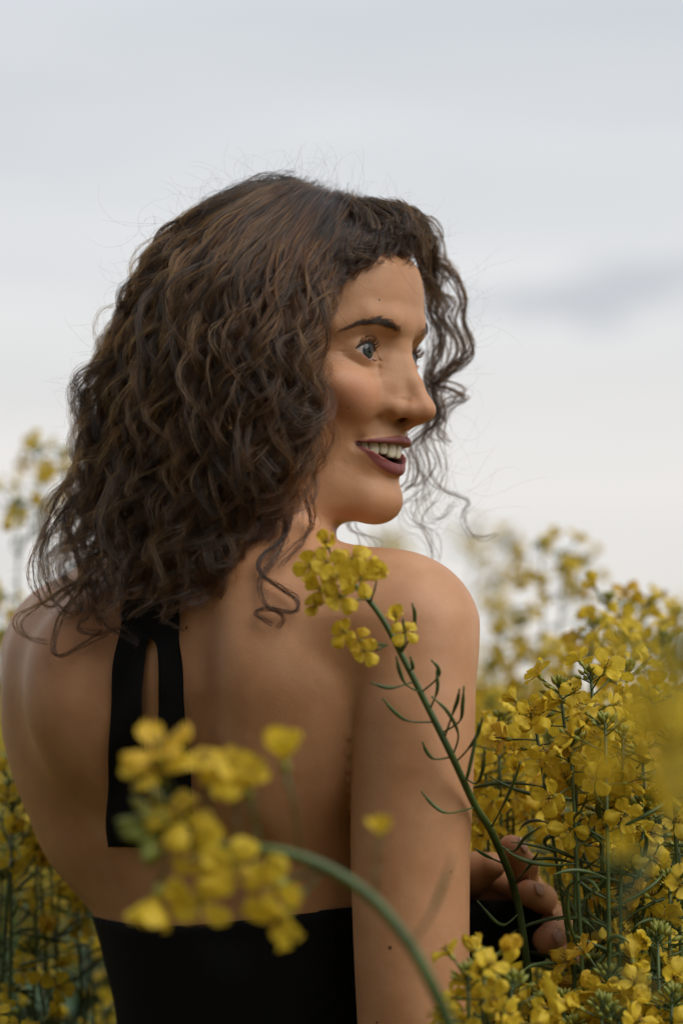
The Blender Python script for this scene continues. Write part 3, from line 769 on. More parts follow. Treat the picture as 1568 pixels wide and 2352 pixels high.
def batch(nl, ns, depth_lo, depth_hi, rad, amp, wl, jit=14, lo=.70, s_lo=0.0, s_hi=1.0, **kw):
    s = rng.uniform(s_lo, s_hi, nl); G = sheet(s)
    t = np.linspace(0, 1, NP)
    k = rng.uniform(depth_lo, depth_hi, (nl, 1)); base = G[..., 2] * k
    G = G.copy(); G[..., 2] = base
    # inner layers sit a little inside the outline
    cu = np.interp(t, [0, .3, .6, 1], [700, 640, 520, 400])
    shrink = 1 - (1 - np.abs(k)) * .10
    G[..., 0] = cu + (G[..., 0] - cu) * shrink
    G[..., 1] += (1 - np.abs(k)) * 22 * np.clip(1 - t * 3, 0, 1)
    for _ in range(3):
        f = rng.uniform(.5, 2.2, (nl, 1)); p = rng.uniform(0, 6.28, (nl, 1))
        G[..., 0] += jit * rng.normal(0, .8, (nl, 1)) * np.sin(6.28 * f * t + p) * np.clip(t * 3, .15, 1)
        G[..., 2] += .004 * rng.normal(0, .8, (nl, 1)) * np.sin(6.28 * f * t + p * 2) * np.clip(t * 3, .3, 1)
    C = to_world(G)
    C = trim(C, lo)
    C0 = C; C = push_out(C, .003 + rad * .8 + amp * .35 * np.linspace(0, 1, NP)[None])
    ok = np.linalg.norm(C - C0, axis=2).max(1) < .024; C = C[ok]; s = s[ok]; k = k[ok]; nl = int(ok.sum())
    ph = 5.5 * np.sin(s * 11 + 1) + 3.5 * np.sin(s * 27 + 2 + k[:, 0] * 9) + rng.choice([0, 0, 0, 2.2], nl)
    ALL.append(strands_from_locks(C, ns, rad, amp, wl, phase=ph, **kw))
# near layers, the visible surface first
batch(100, 40, .96, 1.07, .0029, .0068, .066, frizz=.00026, jit=8, curl=.6)
batch(64, 34, 1.0, 1.11, .0030, .0118, .086, frizz=.00026, jit=14, curl=.8)
batch(150, 18, .98, 1.10, .0015, .0075, .058, frizz=.00028, jit=11, curl=.6)
batch(100, 40, .84, .97, .0032, .0070, .062, frizz=.0003, curl=.6)
batch(50, 22, .97, 1.06, .0019, .0058, .052, s_lo=.86, s_hi=1, jit=6, frizz=.0003, curl=.6)
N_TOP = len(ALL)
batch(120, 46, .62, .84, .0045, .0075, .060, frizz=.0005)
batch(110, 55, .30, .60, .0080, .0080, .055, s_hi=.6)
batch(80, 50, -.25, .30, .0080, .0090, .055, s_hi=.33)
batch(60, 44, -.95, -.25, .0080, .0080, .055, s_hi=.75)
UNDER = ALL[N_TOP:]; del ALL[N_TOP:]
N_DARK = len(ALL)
# loose single waves lying over the surface
batch(300, 9, 1.0, 1.13, .0010, .0078, .058, jit=14, lo=.75, frizz=.0004, s_hi=.96, curl=.6)
batch(64, 20, 1.02, 1.10, .0016, .0100, .074, jit=11, frizz=.0003, curl=.8)
LIGHT = [ALL.pop(), ALL.pop()]
def path_locks(paths, ns, rad, frizz=.0005, jit=3.0, amp=.0008, margin=.004, copies=1):
    for g in paths:
        G = np.stack([uvT(g, NP)] * copies); G[..., 2] += rng.normal(0, .002, (copies, 1)); G[..., :2] += rng.normal(0, jit, (copies, 1, 2))
        G[..., 0] += rng.normal(0, jit, (copies, 1)) * np.sin(np.linspace(0, 9, NP))[None]
        C = push_out(to_world(G), margin)
        ALL.append(strands_from_locks(C, ns, rad, amp, .05, frizz=frizz, tipspread=.3))
# curls falling on the far side of the face
FAR = [
 [(920,478,.01),(962,512,-.01),(984,556,-.03),(985,610,-.04),(1000,668,-.05),(1026,692,-.05),(1018,726,-.05),(1047,774,-.05),(1053,813,-.05),(1029,849,-.05),(990,886,-.05),(994,930,-.05),(1012,965,-.05)],
 [(920,478,.01),(962,512,-.01),(984,556,-.03),(992,598,-.04),(1030,615,-.05),(1060,678,-.05),(1053,738,-.05),(1070,801,-.05),(1044,837,-.05),(992,880,-.05),(1040,893,-.05),(1068,912,-.05),(1022,936,-.05),(1005,985,-.05),(1026,1012,-.05)],
 [(920,478,.01),(962,512,-.01),(984,556,-.03),(992,640,-.04),(988,714,-.05),(1011,750,-.05),(1014,804,-.05),(990,873,-.05),(1008,955,-.05),(972,991,-.05),(942,1021,-.045),(956,1069,-.04),(952,1105,-.03),(928,1121,-.03)],
 [(925,480,.01),(965,520,-.01),(988,590,-.04),(1000,680,-.05),(1020,760,-.05),(1000,830,-.05),(990,900,-.05),(1005,950,-.05),(978,1033,-.05),(990,1099,-.05),(1026,1132,-.05),(1074,1150,-.05),(1062,1189,-.05),(1075,1228,-.05),(1105,1238,-.05),(1140,1228,-.05)],
 [(925,480,.01),(966,520,-.01),(990,590,-.04),(995,700,-.05),(992,800,-.05),(980,900,-.05),(985,980,-.05),(950,1030,-.05),(975,1105,-.05),(963,1135,-.05),(932,1153,-.05),(948,1195,-.05),(984,1213,-.05),(1000,1250,-.05),(998,1290,-.05)],
 [(925,480,.01),(966,520,-.01),(990,590,-.04),(995,690,-.05),(1004,800,-.05),(988,900,-.05),(1000,1000,-.05),(1020,1080,-.05),(1000,1140,-.05),(965,1190,-.05),(985,1240,-.05),(1000,1285,-.05)],
 [(925,480,.01),(966,520,-.01),(990,590,-.04),(998,650,-.05),(1014,800,-.05),(992,930,-.05),(966,1010,-.05),(985,1060,-.05),(955,1120,-.05),(975,1190,-.05),(1010,1180,-.05),(1030,1150,-.05)],
 [(700,1100,-.02),(735,1160,-.02),(765,1195,-.02),(795,1180,-.02)], [(790,1150,-.05),(805,1205,-.05),(835,1235,-.05),(850,1262,-.05)],
]
path_locks(FAR[:3], 12, .0013, frizz=.0005, copies=9, jit=8)
path_locks(FAR[3:], 6, .0008, frizz=.0005, copies=4, jit=8)
# front of the parting: rolls over the forehead and down both sides
FRONT = [
 [(860,470,.02),(905,486,.02),(944,508,.02),(962,556,.025),(974,612,.02),(988,668,.0)],
 [(850,470,.02),(920,482,.01),(962,525,-.0),(985,590,-.03),(1000,650,-.05)],
 [(840,470,.03),(895,496,.035),(922,515,.04),(905,540,.05),(872,560,.055)],
 [(820,465,.03),(870,498,.045),(890,525,.055),(862,558,.06),(822,582,.065),(795,615,.07)],
 [(800,460,.03),(850,500,.05),(860,545,.062),(825,582,.068),(782,612,.075),(752,655,.08)],
 [(835,470,.02),(885,490,.03),(912,512,.04),(902,542,.05),(880,560,.05)],
 [(880,480,.01),(928,496,.02),(954,540,.025),(966,590,.02),(982,650,.0),(1000,700,-.02)],
 [(900,480,.02),(940,520,.028),(949,556,.03),(950,586,.028)],
 [(895,478,.03),(925,508,.042),(932,545,.045),(940,590,.04)],
 [(885,478,.035),(912,512,.045),(920,545,.048),(925,575,.045)],
 [(780,455,.03),(828,500,.055),(822,550,.066),(782,590,.075),(755,635,.08),(735,690,.088)],
]
path_locks([FRONT[0], FRONT[6]], 16, .0018, frizz=.0005, copies=9, jit=5, amp=.003, margin=.003)
path_locks([FRONT[k] for k in (1, 2, 3, 4, 5, 7, 8, 9, 10)], 18, .0020, frizz=.0005, copies=14, jit=10, amp=.0055, margin=.0035)
# separate curls on her back and far shoulder
ENDS = [
 [(672,1130,.09),(650,1225,.08),(600,1275,.08),(592,1310,.08),(640,1350,.08),(676,1378,.08),(668,1405,.08),(600,1400,.08),(584,1412,.08),(620,1436,.08)],
 [(650,1150,.09),(655,1230,.08),(625,1285,.08),(600,1330,.08),(612,1385,.08),(650,1415,.08),(640,1440,.08)],
 [(700,1130,.09),(716,1190,.08),(700,1235,.08),(668,1270,.08),(640,1300,.08)],
 [(200,900,.03),(187,994,.03),(177,1077,.03),(193,1140,.03),(140,1202,.03),(104,1275,.03),(120,1375,.03),(156,1421,.03),(187,1406,.03),(178,1365,.03),(150,1335,.03)],
 [(290,1100,.06),(250,1230,.06),(208,1307,.05),(104,1374,.05),(42,1411,.05),(36,1440,.05),(60,1465,.05),(100,1472,.05)],
 [(230,1100,.05),(160,1200,.05),(190,1330,.05),(135,1425,.05),(125,1490,.05),(140,1507,.05),(190,1484,.05),(240,1455,.05)],
 [(330,1150,.08),(300,1290,.08),(270,1370,.08),(234,1388,.08),(246,1430,.08),(318,1478,.08)],
 [(300,1120,.08),(200,1290,.06),(210,1390,.06),(180,1440,.06),(230,1452,.06),(290,1440,.07)],
 [(170,1080,.02),(90,1240,.03),(75,1330,.04),(110,1390,.04),(150,1360,.04),(190,1340,.04)],
 [(480,1150,.10),(440,1260,.10),(455,1340,.10),(400,1400,.10),(370,1430,.10),(420,1452,.10)],
 [(560,1120,.10),(540,1190,.10),(500,1260,.10),(430,1330,.10),(395,1370,.10)],
]
path_locks(ENDS, 14, .0014, frizz=.0006, copies=3, jit=5, margin=.006)
# frizz around the outline
def flyaways(n, base_fn, L0, L1, turn, margin=.002):
    out = []
    for _ in range(n):
        u, v, T, au = base_fn(); L = rng.uniform(L0, L1); m = 26; st = L / m
        a = au + rng.normal(0, .8); k = rng.normal(0, turn); p = np.array([u, v, T]); c = [p.copy()]
        for i in range(m):
            k += rng.normal(0, turn * .28); k *= .97; a += k * st / 30
            p = p + np.array([math.cos(a) * st, math.sin(a) * st, rng.normal(0, .0012)]); c.append(p.copy())
        out.append(np.array(c))
    return to_world(np.stack(out))
OUTL = np.array([(985,600),(960,530),(905,490),(850,470),(770,440),(690,412),(600,412),(520,428),(440,480),(360,570),(315,680),(270,760),(235,830),(200,920),(185,1020),(170,1120),(130,1220),(105,1320)], float)
def rim():
    s = rng.uniform(0, len(OUTL) - 1.01); i = int(s); p = OUTL[i] + (OUTL[i + 1] - OUTL[i]) * (s - i); q = OUTL[i + 1] - OUTL[i]
    nrm = math.atan2(-q[0], q[1]); nrm += math.pi if (math.cos(nrm) * (p[0] - 600) + math.sin(nrm) * (p[1] - 900)) < 0 else 0
    j = rng.uniform(-18, 4); return p[0] + math.cos(nrm) * j, p[1] + math.sin(nrm) * j, rng.uniform(-.05, .06), nrm + rng.choice([-1, 1]) * 1.1
def rim_right():
    p = [(1020,690),(1050,800),(1000,880),(1010,960),(980,1050),(1000,1120),(960,1160),(1050,1180)][rng.integers(8)]
    return p[0] + rng.normal(0, 14), p[1] + rng.normal(0, 30), rng.uniform(-.03, -.01), rng.uniform(-1, 2.6)
def rim_low():
    return rng.uniform(110, 480), rng.uniform(1150, 1400), .07, rng.uniform(.6, 2.6)
def surf():
    return rng.uniform(330, 720), rng.uniform(480, 1150), .115, rng.uniform(.8, 2.4)
def face_edge():
    p = [(900,560),(850,590),(800,625),(760,670),(742,760),(735,850),(718,950),(712,1050),(700,1120)][rng.integers(9)]
    return p[0] + rng.normal(0, 8), p[1] + rng.normal(0, 20), .10, rng.uniform(-.6, 2.2)
FLY = [flyaways(460, rim, 30, 130, .5), flyaways(150, rim_right, 40, 190, .5), flyaways(90, rim_low, 60, 180, .6), flyaways(260, surf, 80, 260, .3)]
fe = flyaways(26, face_edge, 40, 150, .4); FLY.append(push_out(fe, .0012))
FLY[2] = push_out(FLY[2], .003); FLY[1] = push_out(FLY[1], .003)
HS_ALL = np.concatenate([a for a in ALL])
print('strands', len(HS_ALL))
hair = hair_obj('hair', HS_ALL, .000085, .000035, M_HAIR, person, rads=rng.uniform(.7, 1.35, len(HS_ALL)))
fl = [s for f in FLY for s in f]
M_UNDER = hair_mat('shaded_under_hair', 1.25, .45, .32); UN = np.concatenate(UNDER); hair_obj('under_hair', UN, .000085, .000035, M_UNDER, person)  # inner locks coloured darker, painting in the shade deep inside the hair
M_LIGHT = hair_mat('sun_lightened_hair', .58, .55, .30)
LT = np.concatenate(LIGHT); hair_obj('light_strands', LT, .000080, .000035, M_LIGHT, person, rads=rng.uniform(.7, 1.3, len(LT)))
hair_obj('loose_hair', fl, .000042, .000022, M_HAIR, person)
# scalp under the hair
def cap_sdf(p):
    q = to_head(p); x = np.abs(q[:, 0]); y, z = q[:, 1], q[:, 2]
    line = np.interp(z, [-80, -40, 20, 45, 66, 90], [-95, -66, -50, -42, -13, -8]) - np.clip(x - 20, 0, 60) * np.interp(z, [30, 70], [.0, .35])
    h = head_sdf(q) - 4.0 - 1.2 * np.sin(q[:, 0] * .5 + np.sin(q[:, 1] * .3)) 
    return smax(smax(h, y - line, 3), -z - 62, 4) * HS
def build_cap():
    m, N, L, b = node_mat('hair_roots'); b.inputs['Base Color'].default_value = (.012, .008, .006, 1); b.inputs['Roughness'].default_value = .6
    V, Q = polygonise(cap_sdf, (-.16, 1.58, 1.42), (.10, 1.84, 1.72), .004)
    o = mesh_obj_np('hair_roots', V, Q, m, person)
build_cap()
# ------------------------------------------------------------------ black backless dress, ribbon tails, jewellery
M_DRESS, N_, L_, b_ = node_mat('black_jersey')
b_.inputs['Base Color'].default_value = (.0035, .0035, .0045, 1); b_.inputs['Roughness'].default_value = .85; b_.inputs['Specular IOR Level'].default_value = .15
def dress_top(p):
    dx = p[:, 0] + .062; dy = p[:, 1] - 1.72
    s = dx * BR[0] + dy * BR[1]; t = dx * BF[0] + dy * BF[1]
    back = 1.2035 + .020 * np.clip((s + .14) / .28, 0, 1.2) - .004 * np.cos(s * 22)
    return back + .085 * np.clip((t - .02) / .08, 0, 1)
def dress_sdf(p):
    d = torso_sdf(p)
    c = np.array([-.062, 1.72, 1.195])
    for s in (-1, 1): d = smin(d, ell(p, c + BF * .078 + BR * .058 * s, (.052, .052, .050)), .02)
    d = smax(d, -chain(p, [P3(470, 1950, 1.618), P3(500, 2150, 1.632)], [.012, .012], .01), .030)
    fold = .0012 * np.sin(p[:, 0] * 90 + p[:, 2] * 60) * np.clip((1.17 - p[:, 2]) * 12, 0, 1)
    d = d - .0034 - fold
    # skirt
    z = p[:, 2]; r = np.interp(z, [0.05, .5, .9, 1.0], [.33, .25, .175, .14])
    sk = (np.sqrt(((p[:, 0] + .045)) ** 2 + ((p[:, 1] - 1.745) * 1.1) ** 2) - r - .012 * np.sin(np.arctan2(p[:, 1] - 1.745, p[:, 0] + .045) * 11) * np.clip(1 - z, 0, 1))
    sk = np.maximum(sk * .9, np.maximum(z - .98, .06 - z))
    d = smin(d, sk, .03)
    d = smax(d, z - dress_top(p), .0015)
    # gathered front of the skirt caught up under her fingers
    q = p - P3(1112, 2138, 1.732); hb = np.array([.036, .018, .0145])
    e = np.abs(q) - hb; bx = np.linalg.norm(np.maximum(e, 0), axis=1) + np.minimum(e.max(1), 0) - .006
    return smin(d, bx, .004)
V, Q = polygonise(dress_sdf, (-.42, 1.36, 0.02), (.34, 2.12, 1.34), .005)
V = project(dress_sdf, V, 2)
mesh_obj_np('dress', V, Q, M_DRESS, person)
def ribbon(name, left, right, n, lift=.0035):
    """strip hanging down her back between two (u, v) edge lines"""
    A = spline(left, n); B = spline(right, n); V = []; F = []; w = 9
    for i in range(n):
        for j in range(w):
            u, v = A[i] + (B[i] - A[i]) * j / (w - 1)
            p = surf_pt(u, v); g = grad(person_sdf, p[None], 8e-4)[0]; g /= np.linalg.norm(g)
            V.append(p + g * (lift + .0012 * math.sin(i * .5 + j * .4)))
    V = np.array(V); Vi = V + np.array([0, .0012, 0])
    for i in range(n - 1):
        for j in range(w - 1):
            a = i * w + j; F.append((a, a + 1, a + w + 1, a + w)); F.append(tuple(x + n * w for x in (a, a + w, a + w + 1, a + 1)))
    N0 = n * w
    for i in range(n - 1):
        for j in (0, w - 1): a = i * w + j; F.append((a, a + w, a + w + N0, a + N0))
    for j in range(w - 1):
        for i in (0, n - 1): a = i * w + j; F.append((a, a + 1, a + 1 + N0, a + N0))
    return mesh_obj(name, np.concatenate([V, Vi]), F, M_DRESS, person)
ribbon('ribbon_tail', [(296,1380),(280,1450),(263,1560),(256,1700),(252,1820),(255,1944)], [(400,1380),(362,1455),(341,1500),(337,1620),(338,1740),(344,1870),(346,1944)], 46)
ribbon('ribbon_tail', [(330,1380),(352,1460),(371,1500),(370,1620),(369,1740),(376,1840),(378,1905)], [(420,1380),(420,1460),(424,1520),(432,1620),(441,1740),(447,1840),(449,1905)], 44, .0055)
# metal
M_GOLD, N_, L_, b_ = node_mat('gold'); b_.inputs['Base Color'].default_value = (.62, .40, .14, 1); b_.inputs['Metallic'].default_value = 1; b_.inputs['Roughness'].default_value = .25
def ring(fa, fb, t, rad, beads=False):
    a, b = np.array(fa), np.array(fb); c = a + (b - a) * t; T = (b - a) / np.linalg.norm(b - a)
    A = np.cross(T, [0, 0, 1.0]); A /= np.linalg.norm(A); B = np.cross(T, A); mb = MB()
    n = 34
    P = []
    for k in range(n):
        r_ = math.cos(2 * math.pi * k / n) * A + math.sin(2 * math.pi * k / n) * B; x = .006
        while person_sdf((c + r_ * x)[None])[0] < .0003 and x < .016: x += .0003
        P.append(c + r_ * x)
    for k in range(n):
        V, F = tube([P[k], P[(k + 1) % n]], .0008, 6, True) if not beads else tube([P[k] - T * .0009, P[k] + T * .0009], .00095, 6, True)
        mb.add(V, F)
    me = mb.mesh('ring', [M_GOLD]); o = link(bpy.data.objects.new('ring', me), person); return o
ring(HAND['index'][1], HAND['index'][2], .80, .0107)
ring(HAND['ring'][1], HAND['ring'][2], .28, .0112, True)
M_PEARL, N_, L_, b_ = node_mat('earring_stone'); b_.inputs['Base Color'].default_value = (.7, .55, .3, 1); b_.inputs['Roughness'].default_value = .08; b_.inputs['Metallic'].default_value = .6
mb = MB()
ep = P3(528, 964, 1.577)
for dz, r in ((0, .0012), (-.003, .0009), (-.0055, .0016)):
    V = []; F = []
    for j in range(9):
        for i in range(12):
            th = math.pi * j / 8; ph = 2 * math.pi * i / 12
            V.append(ep + np.array([r * math.sin(th) * math.cos(ph), r * math.sin(th) * math.sin(ph), dz + r * math.cos(th)]))
    for j in range(8):
        for i in range(12): F.append((j * 12 + i, j * 12 + (i + 1) % 12, (j + 1) * 12 + (i + 1) % 12, (j + 1) * 12 + i))
    mb.add(V, F)
V, F = tube([ep + [0, .03, .006], ep + [0, .002, .004], ep], .0005, 6); mb.add(V, F)
link(bpy.data.objects.new('earring', mb.mesh('earring', [M_PEARL])), person)
# finger nails
M_NAIL, N_, L_, b_ = node_mat('nail'); b_.inputs['Base Color'].default_value = (.46, .25, .20, 1); b_.inputs['Roughness'].default_value = .25
def nail(k):
    p2, p3 = HAND[k][2], HAND[k][3]; T = (p3 - p2) / np.linalg.norm(p3 - p2); bend = HAND[k][1] - HAND[k][2]
    O = np.array([.85, -.40, .34]); O = O - T * O.dot(T); O /= np.linalg.norm(O)          # nail side of the fingertip
    S = np.cross(T, O); r = HRAD[k][3]; V = []; F = []
    c = p3 + T * .0005
    for i in range(11):
        for j in range(11):
            a = i / 10 * 2 - 1; b = j / 10 * 2 - 1
            a2 = a * math.sqrt(1 - b * b / 2.6); b2 = b * math.sqrt(1 - a * a / 3.2)
            V.append(c + T * b2 * .0058 + O * r + S * a2 * .0050)
    V = project(person_sdf, np.array(V), 6, 4e-4, 2e-3); g = grad(person_sdf, V, 6e-4); g /= np.linalg.norm(g, axis=1)[:, None]; V = V + g * .0005
    for i in range(10):
        for j in range(10): F.append((i * 11 + j, i * 11 + j + 1, (i + 1) * 11 + j + 1, (i + 1) * 11 + j))
    o = mesh_obj('nail', V, F, M_NAIL, person); md = o.modifiers.new('s', 'SOLIDIFY'); md.thickness = .0005
for k in HAND: nail(k)
# ------------------------------------------------------------------ rapeseed plants
def petal_mat():
    m = bpy.data.materials.new('petal'); m.use_nodes = True; N = m.node_tree.nodes; L = m.node_tree.links
    b = N['Principled BSDF']; out = N['Material Output']
    oi = N.new('ShaderNodeObjectInfo'); r = N.new('ShaderNodeValToRGB'); L.new(oi.outputs['Random'], r.inputs[0])
    e = r.color_ramp.elements; e[0].color = (.74, .55, .035, 1); e[1].position = 1; e[1].color = (.72, .47, .045, 1)
    k = e.new(.55); k.color = (.78, .60, .06, 1); k = e.new(.85); k.color = (.70, .52, .04, 1)
    tc = N.new('ShaderNodeTexCoord'); n = N.new('ShaderNodeTexNoise'); n.inputs['Scale'].default_value = 420; L.new(tc.outputs['Object'], n.inputs[0])
    hs = N.new('ShaderNodeMix'); hs.data_type = 'RGBA'; hs.blend_type = 'MULTIPLY'; hs.inputs[0].default_value = .45
    cr = N.new('ShaderNodeValToRGB'); cr.color_ramp.elements[0].position = .3; cr.color_ramp.elements[0].color = (.62, .55, .4, 1); cr.color_ramp.elements[1].position = .62; L.new(n.outputs[0], cr.inputs[0])
    L.new(r.outputs[0], hs.inputs[6]); L.new(cr.outputs[0], hs.inputs[7])
    L.new(hs.outputs[2], b.inputs['Base Color']); b.inputs['Roughness'].default_value = .55; b.inputs['Specular IOR Level'].default_value = .3
    tr = N.new('ShaderNodeBsdfTranslucent'); L.new(hs.outputs[2], tr.inputs[0]); mx = N.new('ShaderNodeMixShader'); mx.inputs[0].default_value = .42
    L.new(b.outputs[0], mx.inputs[1]); L.new(tr.outputs[0], mx.inputs[2]); L.new(mx.outputs[0], out.inputs[0])
    return m
M_PETAL = petal_mat()
def green(name, c1, c2, rough=.5):
    m, N, L, b = node_mat(name); tc = N.new('ShaderNodeTexCoord'); n = N.new('ShaderNodeTexNoise'); n.inputs['Scale'].default_value = 60; L.new(tc.outputs['Object'], n.inputs[0])
    r = N.new('ShaderNodeValToRGB'); r.color_ramp.elements[0].position = .35; r.color_ramp.elements[0].color = c1; r.color_ramp.elements[1].position = .7; r.color_ramp.elements[1].color = c2
    L.new(n.outputs[0], r.inputs[0]); L.new(r.outputs[0], b.inputs['Base Color']); b.inputs['Roughness'].default_value = rough; return m
M_STEM = green('plant_stem', (.038, .070, .018, 1), (.070, .115, .028, 1))
M_BUD = green('bud', (.16, .20, .03, 1), (.28, .26, .04, 1))
M_LEAF = green('leaf', (.025, .06, .028, 1), (.045, .10, .04, 1), .6)
M_ANTH = green('anther', (.40, .24, .02, 1), (.5, .34, .05, 1))
def petal(mb, base, D, U, S, l, w, open_, curl, seed, nu=6, nv=8):
    """D outward, U up, S sideways; open_ 0 = upright, 1 = flat"""
    R = np.random.default_rng(seed); V = []; F = []; ph = R.uniform(0, 6.28, 3); wr = R.uniform(.05, .12)
    for j in range(nv + 1):
        t = j / nv
        ww = w * (.16 + .0 * t if t < .18 else .16 + .84 * math.sin(min(1, (t - .18) / .55) * math.pi / 2) ** 1.1) * (math.sqrt(max(0, 1 - ((t - .72) / .285) ** 2)) if t > .72 else 1)
        a = math.radians(90 - open_ * 85 * min(1, t * 2.2)); a2 = a - curl * max(0, t - .35) * 1.2
        if j == 0: p = np.zeros(2)
        else: p = p + l / nv * np.array([math.cos(a2), math.sin(a2)])
        for i in range(nu + 1):
            s = i / nu * 2 - 1
            z = -w * .13 * s * s * (.3 + t) * (1 if curl > -.2 else -1) + wr * l * math.sin(3.1 * s + ph[0] + 4 * t) * t + wr * .6 * l * math.sin(7 * s + ph[1]) * t
            notch = -.05 * l * math.exp(-(s / .25) ** 2) * max(0, t - .8) * 5
            q = base + D * (p[0] + notch - z * math.sin(a2) * .8) + U * (p[1] + z * math.cos(a2)) + S * ww * s * .5
            V.append(q)
    for j in range(nv):
        for i in range(nu):
            a = j * (nu + 1) + i; F.append((a, a + 1, a + nu + 2, a + nu + 1))
    mb.add(V, F, 0)
X3, Y3, Z3 = np.eye(3)
def flower_mesh(name, open_, curl, ped, seed, l=.0140, w=.0104, lo=False):
    mb = MB(); R = np.random.default_rng(seed)
    bend = R.uniform(-.15, .15, 2)
    pts = [np.array([bend[0] * ped * t * t, bend[1] * ped * t * t, ped * t]) for t in (0, .5, 1)]
    V, F = tube(pts, [.00055, .0005, .0007], 4 if lo else 6); mb.add(V, F, 1)
    top = pts[-1]
    V, F = tube([top, top + Z3 * .002, top + Z3 * .0045], [.0009, .0016, .0014], 4 if lo else 7); mb.add(V, F, 2)
    nu, nv = (2, 3) if lo else (6, 8)
    for k in range(4):
        a = k * math.pi / 2 + R.normal(0, .13) + .2; D = np.array([math.cos(a), math.sin(a), 0]); S = np.array([-math.sin(a), math.cos(a), 0])
        petal(mb, top + Z3 * .003 + D * .0006, D, Z3, S, l * R.uniform(.82, 1.15), w * R.uniform(.82, 1.15), open_ * R.uniform(.8, 1.15), curl + R.normal(0, .18), seed * 7 + k, nu, nv)
    if not lo:
        for k in range(6):
            a = k * math.pi / 3 + R.normal(0, .1); D = np.array([math.cos(a), math.sin(a), 0]); L = .0068 + R.normal(0, .0004)
            q = [top + Z3 * .003, top + D * .0012 + Z3 * (.003 + L * .6), top + D * .0022 + Z3 * (.003 + L)]
            V, F = tube(q, .00022, 4); mb.add(V, F, 3)
            V, F = tube([q[2] - D * .0003, q[2] + D * .0004 + Z3 * .0016], [.00055, .0004], 5); mb.add(V, F, 3)
        V, F = tube([top + Z3 * .003, top + Z3 * .0105], [.0006, .0005], 5); mb.add(V, F, 1)
    return mb.mesh(name, [M_PETAL, M_STEM, M_BUD, M_ANTH])
FL_OPEN = [flower_mesh('flower', o, c, pd, i) for i, (o, c, pd) in enumerate([(.95, .3, .013), (.85, .1, .016), (1.05, .5, .012), (.75, .2, .018), (.98, -.3, .014), (.66, .45, .015)])]
FL_CUP = [flower_mesh('flower', o, c, pd, 20 + i, w=.0098) for i, (o, c, pd) in enumerate([(.38, -.2, .016), (.25, -.1, .013), (.5, -.5, .017)])]
FL_LO = [flower_mesh('flower', o, c, .014, 40 + i, lo=True) for i, (o, c) in enumerate([(.9, .3), (.7, .1), (.4, -.2), (1.0, .4)])]
def bud_shape(mb, base, d, ped, size, seg=7):
    d = d / np.linalg.norm(d); p1 = base + d * ped
    V, F = tube([base, p1], .00045, 4); mb.add(V, F, 1)
    V, F = tube([p1, p1 + d * size * .25, p1 + d * size * .6, p1 + d * size], [size * .12, size * .24, size * .25, size * .06], seg); mb.add(V, F, 2)
def buds_mesh(seed, n=16, lo=False):
    mb = MB(); R = np.random.default_rng(seed)
    for k in range(n):
        a = k * 2.4; e = math.radians(78 - 58 * (k / n)); d = np.array([math.cos(a) * math.cos(e), math.sin(a) * math.cos(e), math.sin(e)])
        bud_shape(mb, np.array([0, 0, -.0004 * k]), d + R.normal(0, .08, 3), .003 + .0004 * k, R.uniform(.0042, .0065), 4 if lo else 7)
    return mb.mesh('buds', [M_PETAL, M_STEM, M_BUD])
BUDS = [buds_mesh(s) for s in (1, 2, 3)]
def pod_mesh(seed, ped=.011, L=.032):
    mb = MB(); R = np.random.default_rng(seed); c = R.uniform(.5, 1.4)
    P = [np.array([0, 0, 0.0])]; a = 0
    for i in range(14):
        a = c * .02 * i; P.append(P[-1] + (ped + L) / 14 * np.array([-math.sin(a * 6) * .6, 0, math.cos(a * 6)]))
    n = len(P); fr = np.linspace(0, 1, n); r0 = ped / (ped + L)
    rad = np.where(fr < r0, .00055, .00055 + .0007 * np.sin(np.clip((fr - r0) / (.86 - r0), 0, 1) * math.pi) ** .5); rad[-2:] = .00045
    V, F = tube(P, rad, 7); mb.add(V, F, 1); return mb.mesh('seed_pod', [M_PETAL, M_STEM])
PODS = [pod_mesh(s, L=l) for s, l in ((1, .042), (2, .034), (3, .050), (4, .022))]
def orient(o, pos, d, roll, scale=1.0):
    q = Vector(d).to_track_quat('Z', 'Y') @ Matrix.Rotation(roll, 3, 'Z').to_quaternion()
    o.rotation_mode = 'QUATERNION'; o.rotation_quaternion = q; o.location = Vector(pos); o.scale = (scale,) * 3
def empty_at(name, loc, label, group=None, cat='plant'):
    o = bpy.data.objects.new(name, None); o.empty_display_size = .05; COL.objects.link(o); o.location = Vector(loc)
    return tag(o, label, cat, group)
